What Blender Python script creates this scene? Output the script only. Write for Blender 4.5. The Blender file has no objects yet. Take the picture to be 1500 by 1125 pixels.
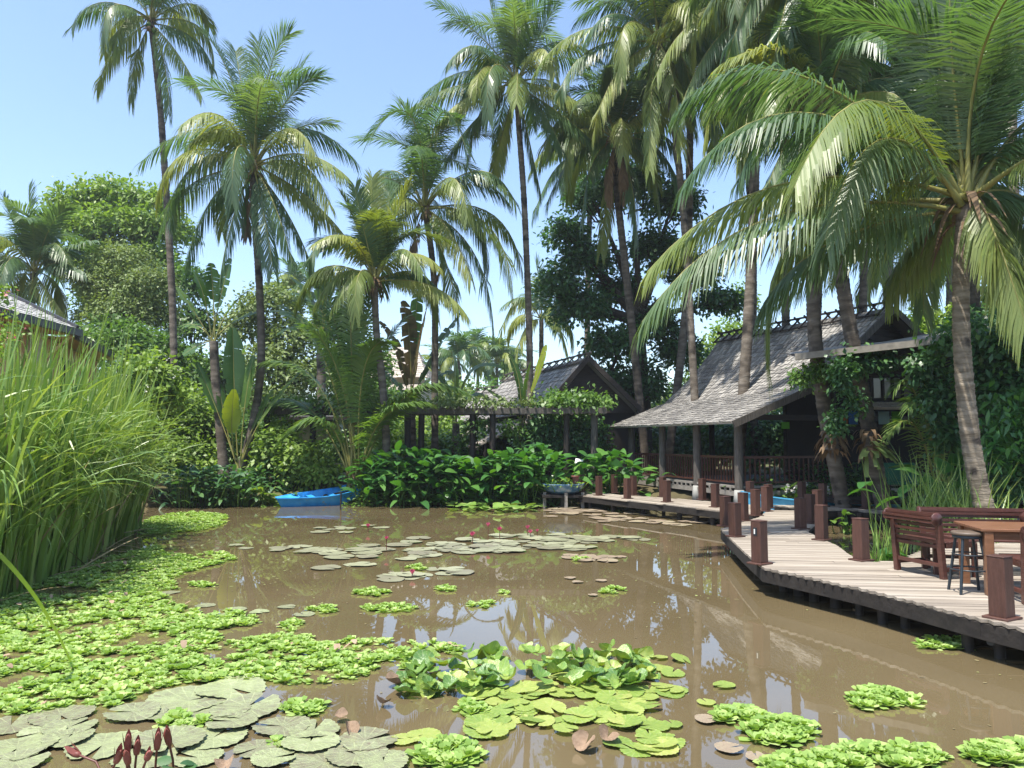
import bpy, math, random
import numpy as np
from mathutils import Vector, Matrix
SC = bpy.context.scene
COL = SC.collection
R = math.radians

# ------------------------------------------------------------------ camera, sky, sun, exposure
F_PX = 1127.0; CAM_Z = 2.15; PITCH = R(4.19)
cam = bpy.data.cameras.new("camera"); cam.sensor_width = 36; cam.lens = 36 * F_PX / 1500
cam.clip_start = 0.05; cam.clip_end = 3000
co = bpy.data.objects.new("camera", cam); COL.objects.link(co)
co.location = (0, 0, CAM_Z); co.rotation_euler = (math.pi / 2 + PITCH, 0, 0)
SC.camera = co

SUN_EL = R(69); SUN_AZ = R(-135)            # azimuth measured from straight ahead towards the right
SUN_DIR = Vector((math.sin(SUN_AZ) * math.cos(SUN_EL), math.cos(SUN_AZ) * math.cos(SUN_EL), math.sin(SUN_EL)))
w = bpy.data.worlds.new("World"); SC.world = w; w.use_nodes = True
wn = w.node_tree; wn.nodes.clear()
sky = wn.nodes.new('ShaderNodeTexSky'); sky.sky_type = 'NISHITA'; sky.sun_disc = False
sky.sun_elevation = SUN_EL; sky.sun_rotation = SUN_AZ
sky.air_density = 1.0; sky.dust_density = 1.2; sky.ozone_density = 2.6
bg = wn.nodes.new('ShaderNodeBackground'); bg.inputs[1].default_value = 0.15
wo = wn.nodes.new('ShaderNodeOutputWorld')
wn.links.new(sky.outputs[0], bg.inputs[0]); wn.links.new(bg.outputs[0], wo.inputs[0])
sl = bpy.data.lights.new("sun", 'SUN'); sl.energy = 4.2; sl.angle = R(0.5); sl.color = (1, .95, .86)
so = bpy.data.objects.new("sun", sl); COL.objects.link(so)
so.rotation_euler = SUN_DIR.to_track_quat('Z', 'Y').to_euler()
SC.view_settings.view_transform = 'Standard'; SC.view_settings.look = 'None'
SC.view_settings.exposure = 1.06; SC.view_settings.gamma = 1
SC.cycles.max_bounces = 7; SC.cycles.diffuse_bounces = 4; SC.cycles.glossy_bounces = 3
SC.cycles.transmission_bounces = 4; SC.cycles.transparent_max_bounces = 4
SC.cycles.caustics_reflective = False; SC.cycles.caustics_refractive = False
SC.cycles.sample_clamp_indirect = 6

# ------------------------------------------------------------------ placing helpers
FWD = np.array([0, math.cos(PITCH), math.sin(PITCH)]); UPV = np.array([0, -math.sin(PITCH), math.cos(PITCH)])
def ray(px, py):
    return FWD + np.array([1.0, 0, 0]) * ((px - 750) / F_PX) + UPV * ((562.5 - py) / F_PX)
def P(px, py, d):                          # the point seen at that pixel, d metres ahead
    r = ray(px, py); p = r * (d / r[1]); return Vector((p[0], p[1], p[2] + CAM_Z))
def G(px, py, z=0.0):                      # the point of the level z seen at that pixel
    r = ray(px, py); t = (z - CAM_Z) / r[2]; return Vector((r[0] * t, r[1] * t, z))
def unproj(p):                             # arrays (n,3) -> pixel x, y
    q = np.asarray(p, float) - np.array([0, 0, CAM_Z])
    f = q @ FWD; return 750 + F_PX * q[:, 0] / f, 562.5 - F_PX * (q @ UPV) / f
def in_poly(x, y, poly):
    x = np.asarray(x, float); y = np.asarray(y, float); c = np.zeros(x.shape, bool); n = len(poly)
    for i in range(n):
        x0, y0 = poly[i]; x1, y1 = poly[(i + 1) % n]
        if y0 == y1: continue
        m = ((y0 > y) != (y1 > y)) & (x < (x1 - x0) * (y - y0) / (y1 - y0) + x0); c ^= m
    return c

# ------------------------------------------------------------------ object helpers
def tag(o, label=None, cat=None, group=None, kind=None):
    if label: o['label'] = label
    if cat: o['category'] = cat
    if group: o['group'] = group
    if kind: o['kind'] = kind
    return o
def thing(name, loc, label, cat, group=None, rz=0):
    o = bpy.data.objects.new(name, None); COL.objects.link(o); o.empty_display_size = .2
    o.location = loc; o.rotation_euler = (0, 0, rz); return tag(o, label, cat, group)
def link(name, me, parent=None):
    o = bpy.data.objects.new(name, me); COL.objects.link(o)
    if parent is not None:
        o.parent = parent
        o.matrix_parent_inverse = Matrix.Identity(4)
    return o
def copy_tree(o, parent=None):
    c = o.copy(); COL.objects.link(c)
    if parent is not None: c.parent = parent
    for ch in list(o.children): copy_tree(ch, c)
    return c

class MB:
    """collects vertices and faces of ONE mesh"""
    def __init__(s): s.v = []; s.f = []; s.m = []; s.n = 0; s.sm = []
    def add(s, v, f, mi=0, smooth=False):
        v = np.asarray(v, float).reshape(-1, 3); s.v.append(v)
        for q in f: s.f.append(tuple(int(i) + s.n for i in q)); s.m.append(mi); s.sm.append(smooth)
        s.n += len(v)
    def quads(s, v, q, mi=0, smooth=False):          # bulk
        s.add(v, q, mi, smooth)
    def box(s, c, size, rz=0, mi=0, rot=None, taper=1.0):
        x, y, z = [a / 2 for a in size]
        v = np.array([[-x, -y, -z], [x, -y, -z], [x, y, -z], [-x, y, -z], [-x * taper, -y * taper, z], [x * taper, -y * taper, z], [x * taper, y * taper, z], [-x * taper, y * taper, z]])
        m = np.array(rot) if rot is not None else np.array(Matrix.Rotation(rz, 3, 'Z'))
        v = v @ m.T + np.array(c)
        s.add(v, [(0, 3, 2, 1), (4, 5, 6, 7), (0, 1, 5, 4), (1, 2, 6, 5), (2, 3, 7, 6), (3, 0, 4, 7)], mi)
    def beam(s, a, b, w, h, mi=0, up=(0, 0, 1)):      # rectangular bar from a to b
        a = Vector(a); b = Vector(b); d = (b - a); L = d.length; d.normalize(); u = Vector(up)
        sd = d.cross(u)
        if sd.length < 1e-4: sd = Vector((1, 0, 0))
        sd.normalize(); u = sd.cross(d)
        m = np.array([[sd[i], d[i], u[i]] for i in range(3)])
        s.box((a + b) / 2, (w, L, h), rot=m, mi=mi)
    def tube(s, pts, rad, n=8, mi=0, caps=True, smooth=True):
        pts = [Vector(p) for p in pts]; k = len(pts)
        rad = list(rad) if hasattr(rad, '__len__') else [rad] * k
        V = []; ref = None
        for i, p in enumerate(pts):
            t = (pts[min(i + 1, k - 1)] - pts[max(i - 1, 0)]).normalized()
            if ref is None: ref = t.orthogonal().normalized()
            a = (ref - t * ref.dot(t)).normalized(); b = t.cross(a); ref = a
            for j in range(n):
                q = 2 * math.pi * j / n; V.append(p + (a * math.cos(q) + b * math.sin(q)) * rad[i])
        Fc = [(i * n + j, i * n + (j + 1) % n, (i + 1) * n + (j + 1) % n, (i + 1) * n + j) for i in range(k - 1) for j in range(n)]
        s.add(V, Fc, mi, smooth)
        if caps:
            s.add(V[:n], [tuple(range(n - 1, -1, -1))], mi); s.add(V[-n:], [tuple(range(n))], mi)
    def lathe(s, c, prof, n=16, mi=0, axis=(0, 0, 1)):
        m = np.array(Vector(axis).to_track_quat('Z', 'Y').to_matrix())
        V = []
        for r, z in prof:
            for j in range(n):
                q = 2 * math.pi * j / n; V.append((r * math.cos(q), r * math.sin(q), z))
        V = np.array(V) @ m.T + np.array(c)
        s.add(V, [(i * n + j, i * n + (j + 1) % n, (i + 1) * n + (j + 1) % n, (i + 1) * n + j) for i in range(len(prof) - 1) for j in range(n)], mi, True)
    def prism(s, poly, z0, z1, mi=0, side_mi=None):
        n = len(poly); V = [(x, y, z0) for x, y in poly] + [(x, y, z1) for x, y in poly]
        s.add(V, [tuple(range(n, 2 * n)), tuple(range(n - 1, -1, -1))], mi)
        s.add(V, [(i, (i + 1) % n, n + (i + 1) % n, n + i) for i in range(n)], mi if side_mi is None else side_mi)
    def build(s, name, mats, parent=None, origin=None, bevel=0):
        v = np.concatenate(s.v) if s.v else np.zeros((0, 3))
        if origin is not None: v = v - np.array(origin)
        me = bpy.data.meshes.new(name)
        nv = len(v); me.vertices.add(nv); me.vertices.foreach_set('co', v.astype(np.float32).ravel())
        tot = np.array([len(f) for f in s.f], np.int32); st = np.concatenate([[0], np.cumsum(tot)[:-1]]).astype(np.int32)
        li = np.fromiter((i for f in s.f for i in f), np.int32)
        me.loops.add(len(li)); me.loops.foreach_set('vertex_index', li)
        me.polygons.add(len(tot)); me.polygons.foreach_set('loop_start', st); me.polygons.foreach_set('loop_total', tot)
        me.polygons.foreach_set('material_index', np.array(s.m, np.int32))
        me.polygons.foreach_set('use_smooth', np.array(s.sm, bool))
        me.update(calc_edges=True); me.validate()
        for m in (mats if isinstance(mats, (list, tuple)) else [mats]): me.materials.append(m)
        o = link(name, me, parent)
        if origin is not None and parent is None: o.location = origin
        if bevel:
            b = o.modifiers.new('bevel', 'BEVEL'); b.width = bevel; b.segments = 1; b.limit_method = 'ANGLE'
        return o

def nrm(a): return a / np.maximum(np.linalg.norm(a, axis=-1, keepdims=True), 1e-9)
def strips(mb, C, S, mi=0, smooth=False):
    """n ribbons of k stations: centres C (n,k,3), half-width vectors S (n,k,3)"""
    n, k = C.shape[:2]
    V = np.stack([C - S, C + S], 2).reshape(-1, 3)
    b = (np.arange(n) * k * 2)[:, None] + (np.arange(k - 1) * 2)[None]
    b = b.reshape(-1); q = np.stack([b, b + 1, b + 3, b + 2], 1)
    mb.add(V, q.tolist(), mi, smooth)
def blades(mb, base, d, L, W, droop, prof, k=5, roll=None, mi=0, smooth=False, pw=2, up=None):
    """n leaves: base, direction, length, half-width, droop; prof(t) gives the width along the leaf"""
    n = len(base); t = np.linspace(0, 1, k)
    d = nrm(np.asarray(d, float)); L = np.broadcast_to(L, (n,)).astype(float); W = np.broadcast_to(W, (n,)).astype(float)
    droop = np.broadcast_to(droop, (n,)).astype(float)
    C = base[:, None] + L[:, None, None] * (d[:, None] * t[None, :, None])
    C[:, :, 2] -= (L * droop)[:, None] * t[None] ** pw
    T = d[:, None] + np.zeros((1, k, 1)); T = T.copy(); T[:, :, 2] -= pw * droop[:, None] * t[None] ** (pw - 1); T = nrm(T)
    u = np.zeros((n, 3)); u[:, 2] = 1
    if up is not None: u = up
    sd = np.cross(d, u); bad = np.linalg.norm(sd, axis=1) < .05; sd[bad] = (1, 0, 0); sd = nrm(sd)
    if roll is not None:
        nn = np.cross(sd, d); sd = sd * np.cos(roll)[:, None] + nn * np.sin(roll)[:, None]
    S = sd[:, None] * (W[:, None] * prof(t)[None])[:, :, None]
    strips(mb, C, S, mi, smooth)
def rnd_dirs(rs, n):
    return nrm(rs.normal(size=(n, 3)))
LEAF = lambda t: np.sin(np.pi * np.clip(t * .93 + .05, 0, 1)) ** .8
KITE = lambda t: np.where(t < .01, .05, np.where(t > .99, .02, 1.0))
BLADE = lambda t: (1 - t ** 2.2) * .95 + .05
SPOON = lambda t: .25 + .75 * np.sin(np.pi * np.clip(t, 0, 1) * .72)

# ------------------------------------------------------------------ materials
MATS = {}
def ramp(nt, fac, stops):
    r = nt.nodes.new('ShaderNodeValToRGB'); e = r.color_ramp.elements
    while len(e) < len(stops): e.new(.5)
    for i, (p, c) in enumerate(stops): e[i].position = p; e[i].color = (*c, 1)
    nt.links.new(fac, r.inputs[0]); return r.outputs[0]
def mat(name, cols, rough=.6, spec=.4, scale=4, detail=4, island=0.0, obj_rand=0.0, trans=0.0, tcol=None, bump=0, bscale=None, stretch=None, metal=0, spots=None, coat=0, veins=0):
    """colours along a ramp driven by noise + a random value per island / per object"""
    m = bpy.data.materials.new(name); m.use_nodes = True; nt = m.node_tree; N = nt.nodes; Lk = nt.links
    b = N['Principled BSDF']; b.inputs['Roughness'].default_value = rough; b.inputs['Specular IOR Level'].default_value = spec
    b.inputs['Metallic'].default_value = metal
    if coat: b.inputs['Coat Weight'].default_value = coat; b.inputs['Coat Roughness'].default_value = .12
    tc = N.new('ShaderNodeTexCoord'); mp = N.new('ShaderNodeMapping'); Lk.new(tc.outputs['Object'], mp.inputs[0])
    if stretch: mp.inputs['Scale'].default_value = stretch
    no = N.new('ShaderNodeTexNoise'); no.inputs['Scale'].default_value = scale; no.inputs['Detail'].default_value = detail
    Lk.new(mp.outputs[0], no.inputs['Vector'])
    wgt = max(0.0, 1 - island - obj_rand)
    def mul(x, k):
        a = N.new('ShaderNodeMath'); a.operation = 'MULTIPLY'; Lk.new(x, a.inputs[0]); a.inputs[1].default_value = k; return a.outputs[0]
    def addn(x, y):
        a = N.new('ShaderNodeMath'); a.operation = 'ADD'; Lk.new(x, a.inputs[0]); Lk.new(y, a.inputs[1]); return a.outputs[0]
    mr = N.new('ShaderNodeMapRange'); mr.inputs[1].default_value = .25; mr.inputs[2].default_value = .75; Lk.new(no.outputs[0], mr.inputs[0])
    fac = mul(mr.outputs[0], wgt)
    if island:
        g = N.new('ShaderNodeNewGeometry'); fac = addn(fac, mul(g.outputs['Random Per Island'], island))
    if obj_rand:
        oi = N.new('ShaderNodeObjectInfo'); fac = addn(fac, mul(oi.outputs['Random'], obj_rand))
    n = len(cols)
    col = ramp(nt, fac, [(i / max(n - 1, 1), c) for i, c in enumerate(cols)])
    if spots:                                # stains with a shape of their own
        sc, th, sc_col = spots
        n2 = N.new('ShaderNodeTexNoise'); n2.inputs['Scale'].default_value = sc; n2.inputs['Detail'].default_value = 5; Lk.new(tc.outputs['Object'], n2.inputs['Vector'])
        r2 = N.new('ShaderNodeMapRange'); r2.inputs[1].default_value = th; r2.inputs[2].default_value = th + .1; Lk.new(n2.outputs[0], r2.inputs[0])
        mx = N.new('ShaderNodeMix'); mx.data_type = 'RGBA'; Lk.new(r2.outputs[0], mx.inputs[0]); Lk.new(col, mx.inputs[6]); mx.inputs[7].default_value = (*sc_col, 1); col = mx.outputs[2]
    if veins:                                # radial ribs of a lily pad
        gr = N.new('ShaderNodeTexGradient'); gr.gradient_type = 'RADIAL'; Lk.new(tc.outputs['Object'], gr.inputs[0])
        pp_ = N.new('ShaderNodeMath'); pp_.operation = 'PINGPONG'; pp_.inputs[1].default_value = .5; Lk.new(mul(gr.outputs[0], veins), pp_.inputs[0])
        vr = N.new('ShaderNodeMapRange'); vr.inputs[1].default_value = .0; vr.inputs[2].default_value = .09; vr.inputs[3].default_value = .55; vr.inputs[4].default_value = 0; Lk.new(pp_.outputs[0], vr.inputs[0])
        mx = N.new('ShaderNodeMix'); mx.data_type = 'RGBA'; Lk.new(vr.outputs[0], mx.inputs[0]); Lk.new(col, mx.inputs[6]); mx.inputs[7].default_value = (.40, .44, .22, 1); col = mx.outputs[2]
    Lk.new(col, b.inputs['Base Color'])
    if bump:
        bn = N.new('ShaderNodeBump'); bn.inputs['Strength'].default_value = bump; bn.inputs['Distance'].default_value = .02
        nb = N.new('ShaderNodeTexNoise'); nb.inputs['Scale'].default_value = bscale or scale * 3; nb.inputs['Detail'].default_value = 6; Lk.new(mp.outputs[0], nb.inputs['Vector'])
        Lk.new(nb.outputs[0], bn.inputs['Height']); Lk.new(bn.outputs[0], b.inputs['Normal'])
    if trans:
        tr = N.new('ShaderNodeBsdfTranslucent')
        hs = N.new('ShaderNodeMix'); hs.data_type = 'RGBA'; hs.blend_type = 'MULTIPLY'; hs.inputs[0].default_value = 1
        Lk.new(col, hs.inputs[6]); hs.inputs[7].default_value = (*(tcol or (1.6, 1.5, .6)), 1); Lk.new(hs.outputs[2], tr.inputs[0])
        ms = N.new('ShaderNodeMixShader'); ms.inputs[0].default_value = trans
        Lk.new(b.outputs[0], ms.inputs[1]); Lk.new(tr.outputs[0], ms.inputs[2])
        Lk.new(ms.outputs[0], N['Material Output'].inputs[0])
    MATS[name] = m; return m

frond_m = mat('palm_green', [(.045, .105, .050), (.095, .165, .066), (.185, .235, .088)], rough=.40, spec=.7, scale=.6, island=.25, obj_rand=.45, trans=.38, tcol=(1.6, 1.7, .6))
frond_f = mat('palm_fresh', [(.06, .135, .04), (.13, .215, .055), (.24, .30, .08)], rough=.4, spec=.6, scale=.6, island=.3, obj_rand=.4, trans=.38, tcol=(1.5, 1.6, .5))
frond_y = mat('palm_yellow', [(.10, .17, .044), (.205, .26, .072), (.37, .38, .12)], rough=.42, spec=.5, scale=.8, island=.25, obj_rand=.4, trans=.4, tcol=(1.6, 1.5, .4))
rachis_m = mat('palm_rachis', [(.14, .15, .035), (.30, .27, .08)], rough=.5, scale=3)
dry_m = mat('dry_frond', [(.10, .06, .03), (.24, .16, .09)], rough=.8, scale=3, island=.5, trans=.15, tcol=(1.3, 1.1, .8))
trunk_m = mat('palm_bark', [(.035, .028, .022), (.12, .10, .08), (.24, .21, .175)], rough=.9, spec=.15, scale=2.2, obj_rand=.25, bump=.8, bscale=9, stretch=(1, 1, 3), spots=(1.6, .58, (.03, .027, .024)))
trunk_k = mat('palm_bark_pale', [(.09, .07, .05), (.21, .175, .13), (.33, .28, .22)], rough=.9, spec=.15, scale=3.0, bump=1.0, bscale=10, stretch=(1, 1, 4), spots=(2.4, .60, (.05, .042, .035)))
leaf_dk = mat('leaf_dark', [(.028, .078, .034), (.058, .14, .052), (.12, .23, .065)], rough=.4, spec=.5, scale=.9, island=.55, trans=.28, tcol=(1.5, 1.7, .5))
leaf_md = mat('leaf_mid', [(.045, .10, .025), (.095, .185, .038), (.17, .28, .055)], rough=.42, spec=.45, scale=.7, island=.5, trans=.33, tcol=(1.5, 1.6, .5))
leaf_lt = mat('leaf_light', [(.09, .155, .03), (.18, .28, .05), (.30, .40, .085)], rough=.45, spec=.4, scale=.7, island=.5, trans=.36, tcol=(1.4, 1.5, .5))
leaf_ol = mat('leaf_olive', [(.095, .14, .045), (.17, .235, .075), (.26, .33, .12)], rough=.5, spec=.35, scale=.5, island=.45, trans=.3, tcol=(1.4, 1.4, .6))
canna_m = mat('broad_leaf', [(.025, .09, .028), (.06, .17, .04), (.15, .29, .055)], rough=.3, spec=.55, scale=1.2, island=.6, trans=.3, tcol=(1.5, 1.7, .4))
banana_m = mat('paddle_leaf', [(.035, .085, .03), (.075, .15, .04), (.15, .24, .05)], rough=.34, spec=.5, scale=.9, obj_rand=.5, trans=.38, tcol=(1.5, 1.6, .4), bump=.25, bscale=14)
banana_y = mat('paddle_leaf_yellow', [(.22, .30, .03), (.36, .42, .05)], rough=.4, scale=2, trans=.5, tcol=(1.3, 1.3, .3))
banana_d = mat('paddle_leaf_dry', [(.05, .05, .02), (.15, .12, .05), (.23, .15, .07)], rough=.6, scale=3, trans=.25, tcol=(1.3, 1.1, .5))
reed_m = mat('reed_blade', [(.075, .165, .038), (.19, .30, .065), (.42, .49, .16)], rough=.36, spec=.55, scale=.7, island=.6, trans=.3, tcol=(1.4, 1.4, .5))
pistia_m = mat('water_lettuce', [(.15, .27, .055), (.28, .41, .10), (.50, .59, .24)], rough=.5, spec=.3, scale=1.2, island=.65, trans=.3, tcol=(1.2, 1.3, .4))
pad_grey = mat('pad_grey_green', [(.15, .115, .085), (.20, .205, .12), (.265, .30, .15), (.36, .37, .23)], rough=.36, spec=.7, scale=2.5, obj_rand=.45, bump=.6, bscale=9, spots=(3.5, .63, (.16, .125, .085)), veins=17)
pad_green = mat('pad_bright_green', [(.055, .13, .04), (.13, .25, .05), (.25, .36, .07), (.42, .46, .11)], rough=.30, spec=.65, scale=3, obj_rand=.7, trans=.2, tcol=(1.4, 1.4, .4), bump=.35, bscale=9, spots=(6, .68, (.22, .15, .06)), veins=13)
pad_lime = mat('pad_lime', [(.12, .21, .04), (.22, .31, .06), (.32, .38, .09), (.42, .42, .15)], rough=.34, spec=.6, scale=3, obj_rand=.6, trans=.15, tcol=(1.3, 1.3, .4), bump=.4, bscale=9, spots=(6, .66, (.24, .17, .07)), veins=13)
pad_far = mat('pad_far_grey', [(.17, .15, .105), (.24, .245, .15), (.34, .345, .22)], rough=.4, spec=.6, scale=1.5, island=.6)
pad_brown = mat('pad_brown', [(.16, .13, .09), (.26, .20, .14), (.30, .28, .17)], rough=.5, spec=.5, scale=4, island=.4, bump=.4)
pad_dead = mat('pad_dead', [(.20, .13, .08), (.38, .27, .18)], rough=.7, scale=5, bump=.6, obj_rand=.4)
petal_m = mat('petal_pink', [(.42, .07, .15), (.60, .17, .27)], rough=.5, scale=6, trans=.3, tcol=(1.2, .8, .9))
bud_m = mat('bud_maroon', [(.10, .03, .022), (.19, .055, .04), (.30, .10, .08)], rough=.4, scale=14, stretch=(1, 1, .2))
stem_m = mat('stem_maroon', [(.09, .03, .02), (.16, .06, .04)], rough=.4, scale=8)
flower_w = mat('petal_white', [(.75, .72, .68), (.85, .84, .82)], rough=.6, scale=6, trans=.2, tcol=(1, 1, 1))
flower_p = mat('petal_rose', [(.55, .12, .18), (.72, .30, .30)], rough=.6, scale=6, trans=.2, tcol=(1, .8, .8))
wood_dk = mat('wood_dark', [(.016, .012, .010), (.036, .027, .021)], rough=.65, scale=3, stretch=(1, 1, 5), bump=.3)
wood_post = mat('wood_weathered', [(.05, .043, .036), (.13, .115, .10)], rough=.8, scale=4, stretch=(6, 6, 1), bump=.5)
wood_grey = mat('wood_grey', [(.16, .145, .125), (.30, .275, .24)], rough=.85, scale=5, bump=.4)
mahog = mat('wood_mahogany', [(.042, .016, .012), (.070, .025, .018), (.11, .040, .029)], rough=.38, spec=.5, scale=5, island=.3, stretch=(1, 1, 6), coat=.15)
bollard_m = mat('bollard_red_brown', [(.045, .021, .015), (.075, .034, .025), (.11, .052, .038)], rough=.5, scale=6, obj_rand=.35, stretch=(6, 6, 1), bump=.25, spots=(9, .70, (.16, .12, .10)))
table_m = mat('wood_teak', [(.14, .062, .032), (.24, .115, .06)], rough=.35, scale=5, stretch=(1, 6, 6), coat=.15)
deck_m = mat('deck_plank', [(.15, .125, .10), (.29, .248, .20), (.43, .38, .315)], rough=.75, spec=.3, scale=2.2, island=.55, stretch=(.6, 9, 4), bump=.5, bscale=5, spots=(1.3, .66, (.19, .15, .11)))
deck_side = mat('deck_edge_wood', [(.010, .008, .007), (.028, .023, .019)], rough=.85, scale=5, bump=.5)
shingle_m = mat('roof_shingle', [(.11, .104, .098), (.235, .222, .205), (.39, .37, .34)], rough=.62, spec=.45, scale=.5, island=.7, bump=.4, bscale=12)
shingle_p = mat('roof_tile_pale', [(.30, .26, .215), (.48, .43, .37)], rough=.75, scale=1.5, island=.6, bump=.3)
shingle_w = mat('roof_tile_white', [(.36, .35, .33), (.52, .51, .49)], rough=.6, scale=1.5, island=.6)
gutter_m = mat('gutter_dark', [(.045, .045, .055), (.07, .07, .08)], rough=.4, scale=3)
tan_m = mat('wall_tan', [(.58, .35, .19), (.68, .43, .25)], rough=.85, scale=1.2, bump=.2, spots=(1.5, .66, (.48, .29, .16)))
cream_m = mat('wall_cream', [(.50, .44, .32), (.60, .54, .42)], rough=.8, scale=2)
olive_m = mat('wall_olive', [(.20, .18, .08), (.29, .26, .13)], rough=.85, scale=1.2)
white_m = mat('paint_white', [(.66, .66, .62), (.80, .80, .78)], rough=.5, scale=3)
conc_m = mat('concrete', [(.25, .25, .23), (.42, .41, .38)], rough=.9, scale=4, bump=.4)
brick_m = mat('brick_low_wall', [(.13, .06, .04), (.22, .11, .08)], rough=.9, scale=6, bump=.5)
boat_m = mat('boat_blue', [(.012, .18, .50), (.025, .28, .68), (.08, .38, .76)], rough=.5, scale=3.0, bump=.3, spots=(7, .62, (.16, .26, .33)))
boat2_m = mat('boat_pale_blue', [(.03, .22, .42), (.10, .40, .60)], rough=.5, scale=2, spots=(5, .68, (.20, .40, .5)))
stool_m = mat('metal_black', [(.012, .018, .024), (.03, .04, .05)], rough=.35, scale=6)
stool_w = mat('seat_dark_wood', [(.07, .05, .035), (.16, .12, .09)], rough=.5, scale=6)
bowl_m = mat('bowl_blue', [(.02, .07, .16), (.10, .22, .36), (.42, .46, .48)], rough=.3, scale=6, detail=6)
ground_m = mat('soil', [(.045, .035, .022), (.10, .085, .045), (.085, .11, .035)], rough=.95, spec=.1, scale=.6, detail=8, bump=.6, bscale=6)
bark_m = mat('tree_bark', [(.030, .024, .019), (.085, .07, .055)], rough=.9, scale=5, bump=.8, stretch=(1, 1, .3))
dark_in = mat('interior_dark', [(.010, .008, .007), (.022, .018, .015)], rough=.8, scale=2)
teal_m = mat('canvas_green', [(.015, .10, .06), (.03, .15, .09)], rough=.7, scale=3)
glass_m = mat('window_glass', [(.16, .17, .16), (.30, .31, .29)], rough=.12, spec=.7, scale=.8)
pane_g = mat('pane_green', [(.10, .38, .02), (.16, .48, .04)], rough=.3, scale=3, trans=.5, tcol=(1, 1, 1))
pane_b = mat('pane_blue', [(.03, .14, .42), (.06, .22, .52)], rough=.3, scale=3, trans=.5, tcol=(1, 1, 1))
pane_o = mat('pane_orange', [(.42, .12, .02), (.5, .2, .04)], rough=.3, scale=3, trans=.5, tcol=(1, 1, 1))
pane_a = mat('pane_aqua', [(.30, .48, .50), (.42, .58, .58)], rough=.3, scale=3, trans=.5, tcol=(1, 1, 1))
cloth_m = mat('cloth_cream', [(.55, .48, .38), (.66, .6, .5)], rough=.9, scale=4)

straw_m = mat('straw', [(.20, .15, .07), (.38, .30, .16)], rough=.7, scale=2, island=.6)
litter_m = mat('leaf_litter', [(.08, .06, .03), (.24, .20, .10), (.30, .36, .12)], rough=.6, scale=2, island=.9)
def water_material():
    m = bpy.data.materials.new('murky_water'); m.use_nodes = True; nt = m.node_tree; N = nt.nodes; Lk = nt.links
    b = N['Principled BSDF']; b.inputs['Roughness'].default_value = .015; b.inputs['IOR'].default_value = 1.85
    b.inputs['Specular IOR Level'].default_value = .5
    tc = N.new('ShaderNodeTexCoord')
    n1 = N.new('ShaderNodeTexNoise'); n1.inputs['Scale'].default_value = .35; n1.inputs['Detail'].default_value = 5; Lk.new(tc.outputs['Object'], n1.inputs['Vector'])
    Lk.new(ramp(nt, n1.outputs[0], [(.3, (.108, .082, .042)), (.7, (.150, .116, .062))]), b.inputs['Base Color'])
    mp = N.new('ShaderNodeMapping'); mp.inputs['Scale'].default_value = (1.1, .55, 1); Lk.new(tc.outputs['Object'], mp.inputs[0])
    n2 = N.new('ShaderNodeTexNoise'); n2.inputs['Scale'].default_value = 3.2; n2.inputs['Detail'].default_value = 3; Lk.new(mp.outputs[0], n2.inputs['Vector'])
    n3 = N.new('ShaderNodeTexNoise'); n3.inputs['Scale'].default_value = .5; n3.inputs['Detail'].default_value = 2; Lk.new(tc.outputs['Object'], n3.inputs['Vector'])
    mu = N.new('ShaderNodeMath'); mu.operation = 'MULTIPLY'; Lk.new(n2.outputs[0], mu.inputs[0]); Lk.new(n3.outputs[0], mu.inputs[1])
    bn = N.new('ShaderNodeBump'); bn.inputs['Strength'].default_value = .075; bn.inputs['Distance'].default_value = .012; Lk.new(mu.outputs[0], bn.inputs['Height'])
    Lk.new(bn.outputs[0], b.inputs['Normal'])
    return m
water_m = water_material()
# ================================================================== SETTING: water, ground
POND = [(-30, -12), (-30, 7), (-10.2, 7.6), (-8.6, 9.5), (-8.5, 13), (-9.4, 17.5), (-11.2, 21.5), (-12.2, 25.0), (-9, 25.9), (-4, 26.0), (1.2, 26.2),
        (3.2, 27.2), (4.3, 26.2), (6.2, 23.0), (7.6, 22.2), (12.5, 21.6), (15, 20.5), (15, 12), (11, 11.0), (12, -12)]
def pond_sd(x, y):
    d = np.full(x.shape, 1e9); n = len(POND)
    for i in range(n):
        ax, ay = POND[i]; bx, by = POND[(i + 1) % n]
        ex, ey = bx - ax, by - ay
        t = np.clip(((x - ax) * ex + (y - ay) * ey) / (ex * ex + ey * ey), 0, 1)
        d = np.minimum(d, np.hypot(x - ax - t * ex, y - ay - t * ey))
    return np.where(in_poly(x, y, POND), -d, d)
def ground_z(x, y):
    x = np.asarray(x, float); y = np.asarray(y, float)
    s = pond_sd(x, y)
    h = np.where(s > 0, .5 * np.clip(s / .7, 0, 1) ** .6 + .05 * np.sin(x * 1.3 + y * .7) * np.clip(s, 0, 1), np.maximum(s * .5, -.9))
    return h + np.clip((s - 3) / 30, 0, 1) * .4
GZ = lambda x, y: float(ground_z(np.array([x]), np.array([y]))[0])
xs = np.concatenate([[-130, -100, -70], np.linspace(-45, 45, 150), [70, 100, 130]])
ys = np.concatenate([[-60, -30], np.linspace(-14, 60, 124), [80, 105, 130]])
gx, gy = np.meshgrid(xs, ys); gz = ground_z(gx.ravel(), gy.ravel())
m = MB(); nx = len(xs)
q = [(j * nx + i, j * nx + i + 1, (j + 1) * nx + i + 1, (j + 1) * nx + i) for j in range(len(ys) - 1) for i in range(nx - 1)]
m.add(np.stack([gx.ravel(), gy.ravel(), gz], 1), q, 0, True)
tag(m.build('ground', ground_m), kind='structure')
m = MB(); m.add([(-31, -13, 0), (16, -13, 0), (16, 28.5, 0), (-31, 28.5, 0)], [(0, 1, 2, 3)])
tag(m.build('water', water_m), kind='structure')

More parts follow.
